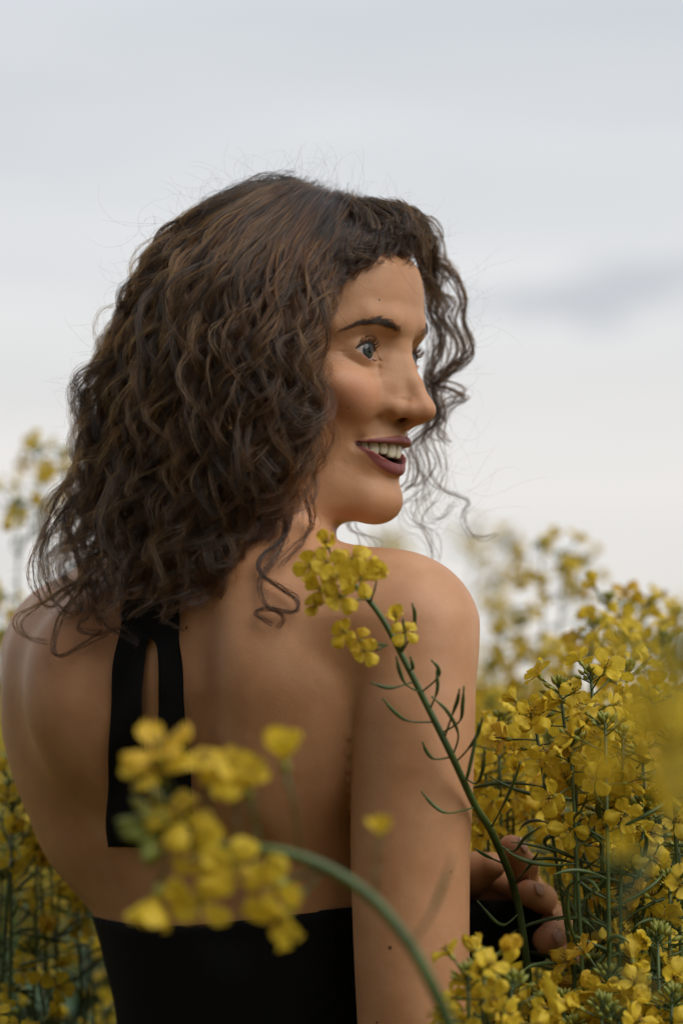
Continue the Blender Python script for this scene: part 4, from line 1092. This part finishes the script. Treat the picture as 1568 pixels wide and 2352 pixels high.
def raceme(root, base, path, rr, nfl=16, npods=6, scale=1.0, spacing=.0050, open_p=.72, top_buds=True, fl_len=None, gap=.01, poddir=None):
    """flowers, buds and pods along the upper end of path (world points, low to high)"""
    path = np.asarray(path); seg = np.linalg.norm(np.diff(path, axis=0), axis=1); L = np.concatenate([[0], np.cumsum(seg)])
    def at(x):
        x = max(0, min(L[-1], x)); p = np.array([np.interp(x, L, path[:, i]) for i in range(3)]); q = np.array([np.interp(min(L[-1], x + .003), L, path[:, i]) for i in range(3)]); q0 = np.array([np.interp(max(0, x - .003), L, path[:, i]) for i in range(3)])
        T = q - q0; return p, T / (np.linalg.norm(T) + 1e-9)
    x = L[-1]; ang = rr.uniform(0, 6.28)
    if top_buds:
        p, T = at(x); o = link(bpy.data.objects.new('buds', BUDS[rr.integers(3)]), root); orient(o, p - base, T, rr.uniform(0, 6), scale * rr.uniform(.85, 1.2))
    x -= .004 * scale
    def side(T, a):
        A = np.cross(T, [.3, .2, 1.0] if abs(T[2]) < .9 else [1, .2, 0]); A /= np.linalg.norm(A); B = np.cross(T, A)
        return math.cos(a) * A + math.sin(a) * B
    for k in range(nfl):
        p, T = at(x); ang += 2.4 + rr.normal(0, .25); e = math.radians(np.interp(k / max(1, nfl - 1), [0, .4, 1], [42, 14, -8]) + rr.normal(0, 9))
        d = side(T, ang) * math.cos(e) + T * math.sin(e)
        me = FL_OPEN[rr.integers(len(FL_OPEN))] if rr.uniform() < open_p else FL_CUP[rr.integers(3)]
        o = link(bpy.data.objects.new('flower', me), root); orient(o, p - base, d, rr.uniform(0, 6.28), scale * rr.uniform(.85, 1.12)); x -= spacing * scale * rr.uniform(.7, 1.3)
    x -= gap
    for k in range(npods):
        p, T = at(x); ang += 2.4 + rr.normal(0, .4); e = math.radians(25 + rr.normal(0, 14)); d = side(T, ang) * math.cos(e) + T * math.sin(e)
        o = link(bpy.data.objects.new('seed_pod', PODS[rr.integers(4)]), root); orient(o, p - base, d, rr.uniform(0, 6.28), scale * rr.uniform(.8, 1.25)); x -= .013 * scale * rr.uniform(.5, 1.5)
        if x < .02: break
def stem_path(base, top, lean=None, n=26, rr=None, wob=.01):
    base = np.asarray(base, float); top = np.asarray(top, float); mid = base * .42 + top * .58 + (np.array([0, 0, 0]) if lean is None else np.asarray(lean))
    c = spline([base, base * .75 + top * .25 * np.array([1, 1, 1]), mid, top], n)
    if rr is not None: c[:, 0] += wob * np.sin(np.linspace(0, 5, n) + rr.uniform(0, 6)) * np.linspace(0, 1, n) * .6
    return c
def leaf(mb, p, d, L, w, rr):
    d = d / np.linalg.norm(d); S = np.cross(d, Z3); S /= np.linalg.norm(S) + 1e-9; V = []; F = []
    for j in range(9):
        t = j / 8; ww = w * math.sin(math.pi * (t * .9 + .08)) ** .8; c = p + d * L * t + Z3 * (L * .35 * t - L * .75 * t * t)
        for i in (-1, -.5, 0, .5, 1): V.append(c + S * ww * i * .5 + Z3 * (abs(i) * ww * .18 + .003 * math.sin(9 * t + 4 * i)))
    for j in range(8):
        for i in range(4): a = j * 5 + i; F.append((a, a + 1, a + 6, a + 5))
    mb.add(V, F, 1)
def plant(tops, label, group=None, seed=0, base=None, nfl=16, npods=7, scale=1.0, leaves=2, name='rapeseed_plant', stem_r=.0034, **kw):
    """tops: list of (u, v, d[, lean_u]) raceme tips; one plant with branches meeting lower down"""
    rr = np.random.default_rng(1000 + seed)
    W = [P3(*t[:3]) for t in tops]
    if base is None: base = np.array([W[0][0] + rr.normal(0, .05), W[0][1] + rr.normal(0, .05), 0])
    root = empty_at(name, base, label, group); mb = MB(); main = None
    for i, w in enumerate(W):
        lean = np.array([rr.normal(0, .02), rr.normal(0, .02), 0])
        if len(tops[i]) > 3: lean = lean + np.array([tops[i][3], 0, 0])
        if main is None: c = main = stem_path(base, w, lean, rr=rr); r = np.interp(np.linspace(0, 1, len(c)), [0, .8, 1], [stem_r * 1.6, stem_r * .62, stem_r * .3]) * scale
        else:
            k = rr.integers(12, 19); j0 = main[k]; c = spline([j0, j0 + (w - j0) * .5 + np.array([0, 0, -.02]), w], 20); r = np.interp(np.linspace(0, 1, 20), [0, 1], [stem_r * .6, stem_r * .3]) * scale
        V, F = tube(c - base, r, 8); mb.add(V, F, 0)
        raceme(root, base, c, rr, nfl=nfl, npods=npods, scale=scale, **kw)
    for k in range(leaves):
        j = rr.integers(5, 17); a = rr.uniform(0, 6.28); leaf(mb, main[j] - base, np.array([math.cos(a), math.sin(a), .5]), rr.uniform(.05, .11), rr.uniform(.012, .025), rr)
    link(bpy.data.objects.new('stem', mb.mesh('stem', [M_STEM, M_LEAF])), root)
    return root

# --- the stem she holds
HB = P3(1250, 2520, 1.70); HB[2] = 0
held = empty_at('rapeseed_plant', HB, 'tall rapeseed plant she grips, its flower head lying against her bare shoulder')
HL = P3(1235, 2440, 1.70)
hp = spline([HB + (HL - HB) * t for t in (0, .17, .34, .5, .66, .82, .93, 1)] + [P3(1222, 2352, 1.680), P3(1205, 2180, 1.664), P3(1180, 2040, 1.655), P3(1130, 1915, 1.598), P3(1090, 1850, 1.572), P3(1040, 1742, 1.545), P3(985, 1630, 1.538), P3(930, 1520, 1.534), P3(880, 1425, 1.532), P3(832, 1362, 1.528), P3(785, 1318, 1.522), P3(762, 1282, 1.520)], 160)
mb = MB(); V, F = tube(hp - HB, np.interp(np.linspace(0, 1, 160), [0, .5, .8, .93, 1], [.0048, .0026, .0019, .0015, .0008]), 10); mb.add(V, F, 0)
link(bpy.data.objects.new('stem', mb.mesh('stem', [M_STEM, M_LEAF])), held)
rr = np.random.default_rng(77)
def put_flower(root, base, at, towards, me, sc=1.0, roll=None, face=.55):
    """flower whose face is at pixel/depth `at`, pedicel starting at `towards` (world); pedicel drawn to reach"""
    c = P3(*at); s = np.asarray(towards); d = c - s; L = np.linalg.norm(d); d /= L
    fd = d + np.array([0, -1.0, .15]) * face; fd /= np.linalg.norm(fd)
    o = link(bpy.data.objects.new('flower', me), root); orient(o, c - fd * .016 * sc - base, fd, rr.uniform(0, 6.28) if roll is None else roll, sc)
    if L > .02:
        V, F = tube([s - base, (s + c) / 2 - base + np.array([0, 0, -.001]), c - fd * .0155 * sc - base], [.0007, .0006, .0006], 6); link(mesh_obj_keep('flower_stalk', V, F), root)
    return o
def mesh_obj_keep(name, V, F):
    mb = MB(); mb.add(V, F, 0); return bpy.data.objects.new(name, mb.mesh(name, [M_STEM]))
for i, (u, v, dd) in enumerate([(752,1262,1.508),(722,1308,1.505),(760,1298,1.492),(805,1288,1.500),(868,1322,1.500),(782,1330,1.486),(822,1335,1.490),(748,1350,1.496),(792,1372,1.488),(742,1388,1.502),(835,1302,1.498)]):
    s = hp[np.argmin(np.linalg.norm(hp - P3(u + 18, v + 34, 1.525), axis=1))]
    me = FL_OPEN[rr.integers(6)] if i not in (0, 4, 9) else FL_CUP[rr.integers(3)]
    put_flower(held, HB, (u, v, dd), s, me, .95)
for u, v, dd in ((798,1460,1.503),(825,1472,1.500),(848,1495,1.508)): put_flower(held, HB, (u, v, dd), P3(888, 1482, 1.53), FL_OPEN[rr.integers(6)], .8)
for u, v, dd in ((906,1425,1.515),(930,1450,1.512)): put_flower(held, HB, (u, v, dd), P3(918, 1500, 1.535), FL_CUP[rr.integers(3)] if u < 910 else FL_OPEN[rr.integers(6)], .8)
def held_pod(pts, sc=1.0, root=held, base=HB, d0=None):
    W = []
    for i, (u, v) in enumerate(pts):
        d = np.interp(v, [1362, 1630, 1850, 2040], [1.528, 1.538, 1.572, 1.655]) if d0 is None else d0
        if d0 is None and u < 1085: d = min(d, 1.550)
        W.append(P3(u, v, d - (.004 + .004 * i) * (1 if d0 is None else .3)))
    if d0 is None: W[0] = hp[np.argmin(np.linalg.norm(hp - W[0], axis=1))]
    c = spline(W, 18); f = np.linspace(0, 1, 18)
    V, F = tube(c - base, np.where(f < .38, .0006, .00062 + .00062 * np.sin(np.clip((f - .38) / .5, 0, 1) * math.pi) ** .5) * sc, 8)
    link(mesh_obj_keep('seed_pod', V, F), root)
for pd in ([(943,1571),(898,1580),(852,1569)], [(993,1666),(940,1657),(905,1635),(878,1604)], [(1030,1733),(999,1744),(980,1728),(970,1704)], [(937,1540),(948,1534),(942,1508)],
           [(974,1595),(1004,1558),(1006,1535),(990,1516)], [(994,1632),(1004,1585),(1002,1540)], [(961,1601),(932,1572),(917,1540),(910,1508)], [(1015,1681),(1055,1657),(1062,1620),(1065,1576)],
           [(1022,1690),(1038,1643),(1050,1610),(1055,1582)], [(1044,1742),(1052,1688),(1028,1636),(991,1600)], [(1052,1755),(1073,1723),(1095,1690),(1108,1649)], [(1067,1800),(1092,1800),(1108,1770),(1113,1720)],
           [(1088,1858),(1030,1868),(995,1850),(967,1818)], [(918,1500),(928,1470),(925,1420)], [(918,1500),(948,1450),(952,1410),(946,1386)], [(1075,1830),(1074,1780),(1100,1660)],
           [(1120,1905),(1150,1860),(1178,1800),(1195,1750)], [(1140,1945),(1180,1955),(1205,1925),(1240,1900)], [(1165,1990),(1120,1968),(1090,1950)], [(1180,2040),(1215,1990),(1235,1960)], [(1195,2110),(1150,2125),(1095,2070)]):
    held_pod(pd)
PLANTLIST = []
# --- out-of-focus stem arching across the foreground
FB = P3(1090, 2560, 1.24); FB[2] = 0
fore = empty_at('rapeseed_plant', FB, 'blurred rapeseed stem arching across the foreground with drooping yellow flowers and green buds')
FL_ = P3(1060, 2440, 1.228)
fp = spline([FB + (FL_ - FB) * t for t in (0, .15, .3, .45, .6, .75, .87, .95, 1)] + [P3(1030, 2352, 1.225), P3(985, 2250, 1.22), P3(940, 2170, 1.22), P3(860, 2070, 1.22), P3(760, 2000, 1.22), P3(650, 1958, 1.22), P3(550, 1948, 1.22), P3(450, 1935, 1.22), P3(370, 1900, 1.22)], 150)
mb = MB(); V, F = tube(fp - FB, np.interp(np.linspace(0, 1, 150), [0, .5, .8, 1], [.0055, .0034, .0028, .0014]), 10); mb.add(V, F, 0); link(bpy.data.objects.new('stem', mb.mesh('stem', [M_STEM])), fore)
FS = 1.5
for (u, v, su, sv, kind) in [(392,1765,425,1925,0),(368,1815,430,1930,0),(465,1800,480,1938,0),(535,1775,550,1948,0),(575,1835,600,1950,1),(668,1785,690,1972,1),(425,1880,440,1930,0),
                             (450,1965,460,1936,0),(530,1985,505,1940,0),(455,2060,470,1940,0),(370,2030,400,1920,1),(640,2035,738,1990,0),(665,2085,745,1995,0),(868,1940,860,2070,1)]:
    s = P3(su, sv, 1.222); put_flower(fore, FB, (u, v, 1.212), s, FL_CUP[rr.integers(3)] if kind else FL_OPEN[rr.integers(6)], FS * (1.0 if u != 868 else .55), face=rr.uniform(-.1, .45) if not kind else .1)
for k in range(26):
    a = rr.normal(math.radians(185), .75); d = np.array([math.cos(a), rr.normal(0, .4), math.sin(a)]); mb = MB()
    bud_shape(mb, fp[-1 - (k % 5)] - FB, d, rr.uniform(.004, .013), rr.uniform(.009, .013)); link(bpy.data.objects.new('bud', mb.mesh('bud', [M_PETAL, M_STEM, M_BUD])), fore)
held_pod([(940,2172),(985,2110),(1015,2040),(1040,1965)], 1.0, fore, FB, 1.19)
# --- plants round her, sharp or nearly so
def P_(*a, **k): PLANTLIST.append(plant(*a, **k))
P_([(1130,2205,1.47),(1075,2240,1.46),(1175,2260,1.48)], 'rapeseed plant with budded heads in the bottom corner beside her elbow', seed=1, nfl=8, npods=1, scale=1.0)
P_([(1145,1655,1.74),(1180,1720,1.755),(1115,1760,1.75),(1165,1820,1.76)], 'dense yellow rapeseed heads crowded behind her upper arm, just over her fingers', seed=2, nfl=12, npods=1, leaves=0, base=P3(1150, 1600, 1.86) * [1, 1, 0])
P_([(1335,1552,1.62,-.02),(1285,1580,1.63),(1225,1640,1.64)], 'tallest sharp rapeseed plant right of her shoulder, its petals catching the sky', seed=3, nfl=8, npods=7, base=P3(2000, 1600, 1.75) * [1, 1, 0])
P_([(1375,1660,1.58),(1310,1700,1.60),(1430,1690,1.60)], 'rapeseed plant with a straight dark stem beside the tallest sharp one', seed=4, nfl=8, npods=8)
P_([(1450,1540,1.70),(1490,1600,1.72)], 'rapeseed plant with brownish buds against the pale sky near the frame edge', seed=5, nfl=8, npods=4)
P_([(1480,1720,1.62),(1540,1690,1.60)], 'rapeseed plant with drooping pale heads below the blurred yellow blob', seed=6, nfl=10, npods=7, open_p=.5)
P_([(1230,1770,1.80),(1290,1830,1.80)], 'rapeseed plant with sparse bell-shaped flowers right of her hand', seed=7, nfl=5, npods=16, open_p=.3, base=P3(1900, 1600, 1.85) * [1, 1, 0])
NEAR = [(1345,1800,1.62),(1400,1840,1.66),(1465,1850,1.60),(1530,1880,1.62),(1330,1890,1.76),(1390,1960,1.74),(1450,1990,1.64),(1520,2020,1.60),(1340,2030,1.84),(1370,2090,1.76),(1420,2110,1.66),(1500,2150,1.58),(1330,2180,1.80),(1370,2215,1.62),
        (1400,2240,1.58),(1465,2250,1.56),(1530,2290,1.55),(1300,2300,1.58),(1245,2290,1.62),(1360,2310,1.54),(1420,2330,1.54),(1545,1960,1.7),(1270,1930,1.85),(1240,2010,1.9),(1380,1740,1.85),(1480,1790,1.8),(1550,1780,1.75),(1300,2080,1.9),(1440,1900,1.8),(1210,1880,1.9),(1260,1700,1.95),(1540,2120,1.75),(1380,2170,1.8),(1480,2060,1.8)]
ORD = ['first', 'second', 'third', 'fourth', 'fifth', 'sixth', 'seventh', 'eighth', 'ninth', 'tenth', 'eleventh', 'twelfth', 'thirteenth', 'fourteenth', 'fifteenth']
def ranked(L, bands, fmt, frm):
    out = [None] * len(L)
    for lo, hi, nm in bands:
        m = sorted([i for i, t in enumerate(L) if lo <= t[1] < hi], key=lambda i: frm * L[i][0])
        for k, i in enumerate(m): out[i] = fmt % (nm, ORD[k])
    return out
NLAB = ranked(NEAR, ((0, 1900, 'above the level of her fingers'), (1900, 2070, 'level with her upper fingers'), (2070, 2200, 'level with her little finger'), (2200, 2999, 'below her hand')), 'yellow rapeseed head %s, %s out from her arm', 1)
for i, (u, v, d) in enumerate(NEAR):
    P_([(u, v, d), (u + (-1) ** i * 45, v + 50, d + .02)], NLAB[i], group='rapeseed plants in the tangle right of her', seed=30 + i, nfl=5 + i % 3, npods=10, open_p=.6, leaves=2)
LEFT = [(45,1815,1.86),(100,1850,1.9),(10,1850,1.84),(75,1940,1.88),(20,2010,1.86),(165,2090,1.92),(60,2180,1.84),(30,2330,1.78),(110,2250,2.05),(230,2330,2.0),(0,1760,2.2),(40,1690,2.5)]
LLAB = ranked(LEFT, ((0, 1790, 'above the brightest head'), (1790, 1960, 'level with the ribbon ends'), (1960, 2130, 'just above her dress top'), (2130, 2999, 'level with her black dress')), 'dim rapeseed head %s, %s in from the left edge', 1)
for i, (u, v, d) in enumerate(LEFT):
    P_([(u, v, d)] + ([(u + 40, v + 40, d + .03)] if i % 2 else []), 'rapeseed plant with the brightest head beside her bare back' if i == 0 else LLAB[i], group=None if i == 0 else 'rapeseed plants left of her waist', seed=90 + i, nfl=4 + i % 4, npods=9, open_p=.6)
# very near, wholly out of focus
P_([(1600,1480,.80),(1640,1530,.82)], 'huge soft yellow head very close to the lens at the frame edge', seed=120, nfl=7, npods=0, leaves=0, scale=1.0, stem_r=.0016)
P_([(1560,1690,1.05)], 'soft yellow head close to the lens, below the largest blurred one', seed=121, nfl=4, npods=1, leaves=0, stem_r=.0016)
P_([(1430,1985,1.04)], 'soft green budding stem close to the lens over the tangle', seed=122, nfl=1, npods=5, leaves=0, stem_r=.0014, scale=.8, base=P3(1420, 1600, 1.1) * [1, 1, 0])
# --- blurred plants behind
MID = [(1240,1255,2.45,.02),(1290,1280,2.42),(1348,1290,2.75),(1155,1245,3.3),(1092,1222,3.6),(1138,1335,3.1),(1385,1380,1.98),(1370,1440,1.95),(1460,1400,2.05),(1500,1390,2.15),(1545,1410,2.2),(1440,1470,1.92),
       (1190,1430,2.5),(1150,1460,2.7),(1230,1500,2.4),(1290,1510,2.35),(1130,1530,2.5),(1200,1580,2.5),(1110,1620,2.4),(1250,1620,2.6),(1160,1700,2.4),(1530,1470,2.0),
       (88,1035,2.5),(140,1042,2.55),(105,1105,2.6),(40,1155,2.3),(5,1370,2.35),(0,1460,2.3),(15,1560,2.4),(60,1400,3.2),
       (870,1245,3.6),(905,1238,4.0)]
MLAB = {}
for sel, nm, end in ((lambda t: t[0] < 400 and t[1] < 1360, 'tall blurred rapeseed head against the sky', 'the left edge'), (lambda t: t[0] < 400 and t[1] >= 1360, 'blurred rapeseed head behind her far shoulder', 'the left edge'),
                     (lambda t: t[0] >= 400 and t[1] < 1360, 'tall blurred rapeseed head against the sky', 'her chin'), (lambda t: t[0] >= 400 and t[1] >= 1360, 'blurred rapeseed head beyond her near shoulder', 'her arm')):
    for k, i in enumerate(sorted([i for i, t in enumerate(MID) if sel(t)], key=lambda i: (MID[i][0], MID[i][1]))):
        MLAB[i] = '%s, %s out from %s' % (nm, (ORD + ['sixteenth', 'seventeenth', 'eighteenth'])[k], end)
MID_LEFT0 = next(i for i, t in enumerate(MID) if t[0] < 400)
for i, t in enumerate(MID):
    left = t[0] < 400; tall = t[1] < 1360
    g = 'tall blurred rapeseed heads against the sky left of her' if left and tall else 'blurred rapeseed heads behind her far shoulder' if left else 'tall blurred rapeseed heads against the sky right of her' if tall else 'blurred rapeseed heads beyond her near shoulder'
    lab = {0: 'tall blurred rapeseed head standing clear of the others against the sky', MID_LEFT0: 'highest blurred rapeseed head, beside her hair at the far side'}.get(i, g.replace('heads', 'head'))
    P_([t], MLAB.get(i, lab), group=None if i in (0, MID_LEFT0) else g, seed=200 + i, nfl=(4 if left and tall else 6 + i % 4), npods=5, leaves=1, scale=1.0, stem_r=.0028, base=P3(t[0], 1600, t[2]) * [1, 1, 0] + np.array([(-.10 if not left else .03), 0, 0]))
# ------------------------------------------------------------------ the field: shared low-detail plants, ground, far mass
def head_template(seed, n=15, hgt=.10):
    mb = MB(); R = np.random.default_rng(seed); a = 0
    for k in range(n):
        a += 2.4; e = math.radians(np.interp(k / (n - 1), [0, 1], [55, -15])); d = np.array([math.cos(a) * math.cos(e), math.sin(a) * math.cos(e), math.sin(e)])
        me = FL_LO[R.integers(4)]; q = Vector(d).to_track_quat('Z', 'Y').to_matrix(); base = np.array([0, 0, -hgt * k / n])
        vs = [np.array((q @ v.co)) * 1.15 + base for v in me.vertices]; o = len(mb.v)
        mb.v.extend([tuple(v) for v in vs]); mb.f.extend([tuple(i + o for i in p.vertices) for p in me.polygons]); mb.m.extend([p.material_index for p in me.polygons])
    return mb
HEADS = [head_template(s) for s in (5, 6, 7, 8)]
HEAD_ME = [h.mesh('flower_head', [M_PETAL, M_STEM, M_BUD, M_ANTH]) for h in HEADS]
def stem_template(seed):
    mb = MB(); R = np.random.default_rng(seed); tips = []
    c = stem_path((0, 0, -1.34), (R.normal(0, .03), R.normal(0, .03), 0), (R.normal(0, .03), R.normal(0, .03), 0), 16)
    V, F = tube(c, np.linspace(.005, .0014, 16), 5); mb.add(V, F, 0); tips.append(c[-1])
    for k in range(4):
        j = R.integers(9, 13); a = R.uniform(0, 6.28); h = R.uniform(.05, .16); tip = np.array([math.cos(a) * R.uniform(.05, .13), math.sin(a) * R.uniform(.05, .13), -h])
        b = spline([c[j], (c[j] + tip) / 2 + [0, 0, -.03], tip], 7); V, F = tube(b, np.linspace(.0022, .001, 7), 4); mb.add(V, F, 0); tips.append(tip)
    for k in range(14):
        j = R.integers(10, 15); a = R.uniform(0, 6.28); d = np.array([math.cos(a), math.sin(a), .7]) * R.uniform(.02, .045); V, F = tube([c[j], c[j] + d * .5 - [0, 0, .003], c[j] + d + [0, 0, .008]], [.0007, .0009, .0005], 4); mb.add(V, F, 0)
    for k in range(7):
        j = R.integers(3, 13); a = R.uniform(0, 6.28); leaf(mb, c[j], np.array([math.cos(a), math.sin(a), .5]), R.uniform(.08, .17), R.uniform(.02, .045), R)
    return mb, tips
STEMS = [stem_template(s) for s in (1, 2, 3, 4)]
STEM_ME = [s[0].mesh('stem', [M_STEM, M_LEAF]) for s in STEMS]
def mass_mesh(name, spots, label):
    """many plants nobody could count, one object"""
    VV = []; FF = []; MM = []; off = 0; cache = {}
    def arr(mb, key):
        if key not in cache:
            f4 = [f if len(f) == 4 else None for f in mb.f]; cache[key] = (np.array(mb.v), np.array([f for f in f4 if f]), np.array([m for f, m in zip(f4, mb.m) if f]))
        return cache[key]
    for (x, y, z, k, rot, sc) in spots:
        cs, sn = math.cos(rot) * sc, math.sin(rot) * sc; R = np.array([[cs, -sn, 0], [sn, cs, 0], [0, 0, sc]])
        v, f, m = arr(STEMS[k][0], ('s', k)); VV.append(v @ R.T + [x, y, z]); FF.append(f + off); MM.append(m + 10); off += len(v)
        for i, t in enumerate(STEMS[k][1]):
            v, f, m = arr(HEADS[(k + i) % 4], ('h', (k + i) % 4)); VV.append((v + t) @ R.T + [x, y, z]); FF.append(f + off); MM.append(m); off += len(v)
    V = np.concatenate(VV); Fc = np.concatenate(FF); M = np.concatenate(MM)
    o = mesh_obj_np(name, V, Fc); me = o.data
    for mt in (M_PETAL, M_STEM, M_BUD, M_LEAF): me.materials.append(mt)
    idx = np.where(M >= 10, np.where(M == 10, 1, 3), np.minimum(M, 2)); me.polygons.foreach_set('material_index', idx.astype(np.int32)); me.update()
    return tag(o, label, 'plants', kind='stuff')
fr = np.random.default_rng(9)
def clear(x, y):      # no plant inside her or in the lens
    return (abs(x + .05) > .26 or abs(y - 1.74) > .28) and not (abs(x) < .10 + .0 * y and -.15 < y < .30)
# individual plants of the middle distance
cnt = 0; prot = {}
for i in range(1200):
    if cnt >= 150: break
    y = fr.uniform(1.95, 4.4); x = fr.uniform(-.19, .19) * y * 1.12
    if not clear(x, y): continue
    if x < -.1 and (fr.uniform() < .6 or y < 3.0): continue
    left = x < -.05; top = fr.uniform(1.20, 1.35) + (.02 if y > 2.6 else -.04); k = fr.integers(4)
    if y < 2.15: top -= .05
    root = empty_at('rapeseed_plant', (x, y, 0), 'rapeseed plant in the deep yellow field %s' % ('left of her' if x < -.1 else 'beyond her near arm'), 'rapeseed plants in the field %s' % ('left of her' if x < -.1 else 'beyond her near arm'))
    rot = fr.uniform(0, 6.28); sc = fr.uniform(.9, 1.1)
    s = link(bpy.data.objects.new('stem', STEM_ME[k]), root); s.location = (0, 0, top); s.rotation_euler[2] = rot; s.scale = (sc, sc, top / 1.34)
    for j, t in enumerate(STEMS[k][1]):
        h = link(bpy.data.objects.new('flower_head', HEAD_ME[(k + j) % 4]), root); c, n = math.cos(rot), math.sin(rot)
        h.location = (sc * (c * t[0] - n * t[1]), sc * (n * t[0] + c * t[1]), top + t[2] * top / 1.34); h.rotation_euler[2] = fr.uniform(0, 6.28); h.scale = (fr.uniform(.9, 1.2),) * 3
    cnt += 1
spots = []
# beyond and to both sides
for i in range(900):
    y = 4.2 + 22 * fr.uniform(0, 1) ** 1.7; x = fr.uniform(-.2, .2) * y * 1.25
    if x < -.03 * y and fr.uniform() < .6: continue
    spots.append((x, y, fr.uniform(1.24, 1.40), fr.integers(4), fr.uniform(0, 6.28), fr.uniform(.95, 1.2)))
mass_mesh('rapeseed_field', spots, 'blurred mass of yellow rapeseed stretching away across the field')
spots = []
for i in range(760):   # low growth between the lens and her, and the field closing round at the sides and behind
    y = fr.uniform(-2.2, 3.2); x = fr.uniform(-2.4, 2.4)
    lim = 1.36 - .1294 * y - .05
    inside = abs(x) < .135 * max(y, 0) + .85 and y < 1.9
    if not clear(x, y): continue
    h = fr.uniform(1.15, 1.38)
    if inside: h = min(h, lim - fr.uniform(0, .05)) if y > .25 else min(h, 1.0)
    if y > 1.9 and abs(x) < .16 * y + .1: continue
    spots.append((x, y, h, fr.integers(4), fr.uniform(0, 6.28), 1.0 if inside else fr.uniform(.95, 1.15)))
mass_mesh('rapeseed_growth', spots, 'tangled rapeseed growth closing round below and beside the camera')
mb = MB(); lr = np.random.default_rng(31)
for i in range(3000):      # loose lower leaves added between the stems to darken the gaps
    y = lr.uniform(2.05, 5.2); x = lr.uniform(-.21, .21) * y; z = lr.uniform(.45, 1.10)
    if not clear(x, y): continue
    a = lr.uniform(0, 6.28); leaf(mb, np.array([x, y, z]), np.array([math.cos(a), math.sin(a), lr.uniform(.1, .8)]), lr.uniform(.07, .16), lr.uniform(.02, .045), lr)
tag(link(bpy.data.objects.new('lower_leaves', mb.mesh('lower_leaves', [M_STEM, M_LEAF]))), 'dark lower leaves added to darken the gaps between the rapeseed stems', 'leaves', kind='stuff')
def ground():
    m, N, L, b = node_mat('soil'); n = N.new('ShaderNodeTexNoise'); n.inputs['Scale'].default_value = 8; n.inputs['Detail'].default_value = 8
    r = N.new('ShaderNodeValToRGB'); r.color_ramp.elements[0].color = (.02, .016, .010, 1); r.color_ramp.elements[1].color = (.06, .05, .028, 1); L.new(n.outputs[0], r.inputs[0]); L.new(r.outputs[0], b.inputs['Base Color']); b.inputs['Roughness'].default_value = .95
    V = []; F = []; xs = [-1500, -300, -60, -12, -3, 0, 3, 12, 60, 300, 1500]
    for y in xs:
        for x in xs: V.append((x, y + 2, 0.0))
    n_ = len(xs)
    for j in range(n_ - 1):
        for i in range(n_ - 1): F.append((j * n_ + i, j * n_ + i + 1, (j + 1) * n_ + i + 1, (j + 1) * n_ + i))
    o = mesh_obj('ground', V, F, m); tag(o, 'dark soil under the rapeseed crop', None, kind='structure')
    # far canopy of the crop
    m, N, L, b = node_mat('crop_canopy'); n = N.new('ShaderNodeTexNoise'); n.inputs['Scale'].default_value = 9; n.inputs['Detail'].default_value = 6; g = N.new('ShaderNodeNewGeometry'); L.new(g.outputs['Position'], n.inputs[0])
    r = N.new('ShaderNodeValToRGB'); r.color_ramp.elements[0].position = .38; r.color_ramp.elements[0].color = (.05, .075, .015, 1); r.color_ramp.elements[1].position = .58; r.color_ramp.elements[1].color = (.56, .42, .025, 1); L.new(n.outputs[0], r.inputs[0]); L.new(r.outputs[0], b.inputs['Base Color']); b.inputs['Roughness'].default_value = .8
    V = []; F = []; ys = np.concatenate([np.linspace(24, 60, 60), np.linspace(62, 420, 60)]); nx = 90
    for y in ys:
        for i in range(nx + 1):
            x = (i / nx - .5) * y * .9; V.append((x, y, (1.20 + .10 * mnoise.noise((x * 2.1, y * 1.3, 0)) + .05 * mnoise.noise((x * 7, y * 5, 3))) if y > 24.1 else 0))
    for j in range(len(ys) - 1):
        for i in range(nx): a = j * (nx + 1) + i; F.append((a, a + 1, a + nx + 2, a + nx + 1))
    o = mesh_obj('crop_canopy', V, F, m); tag(o, 'distant yellow crop canopy merging into one band at the horizon', 'crop', kind='stuff')
ground()
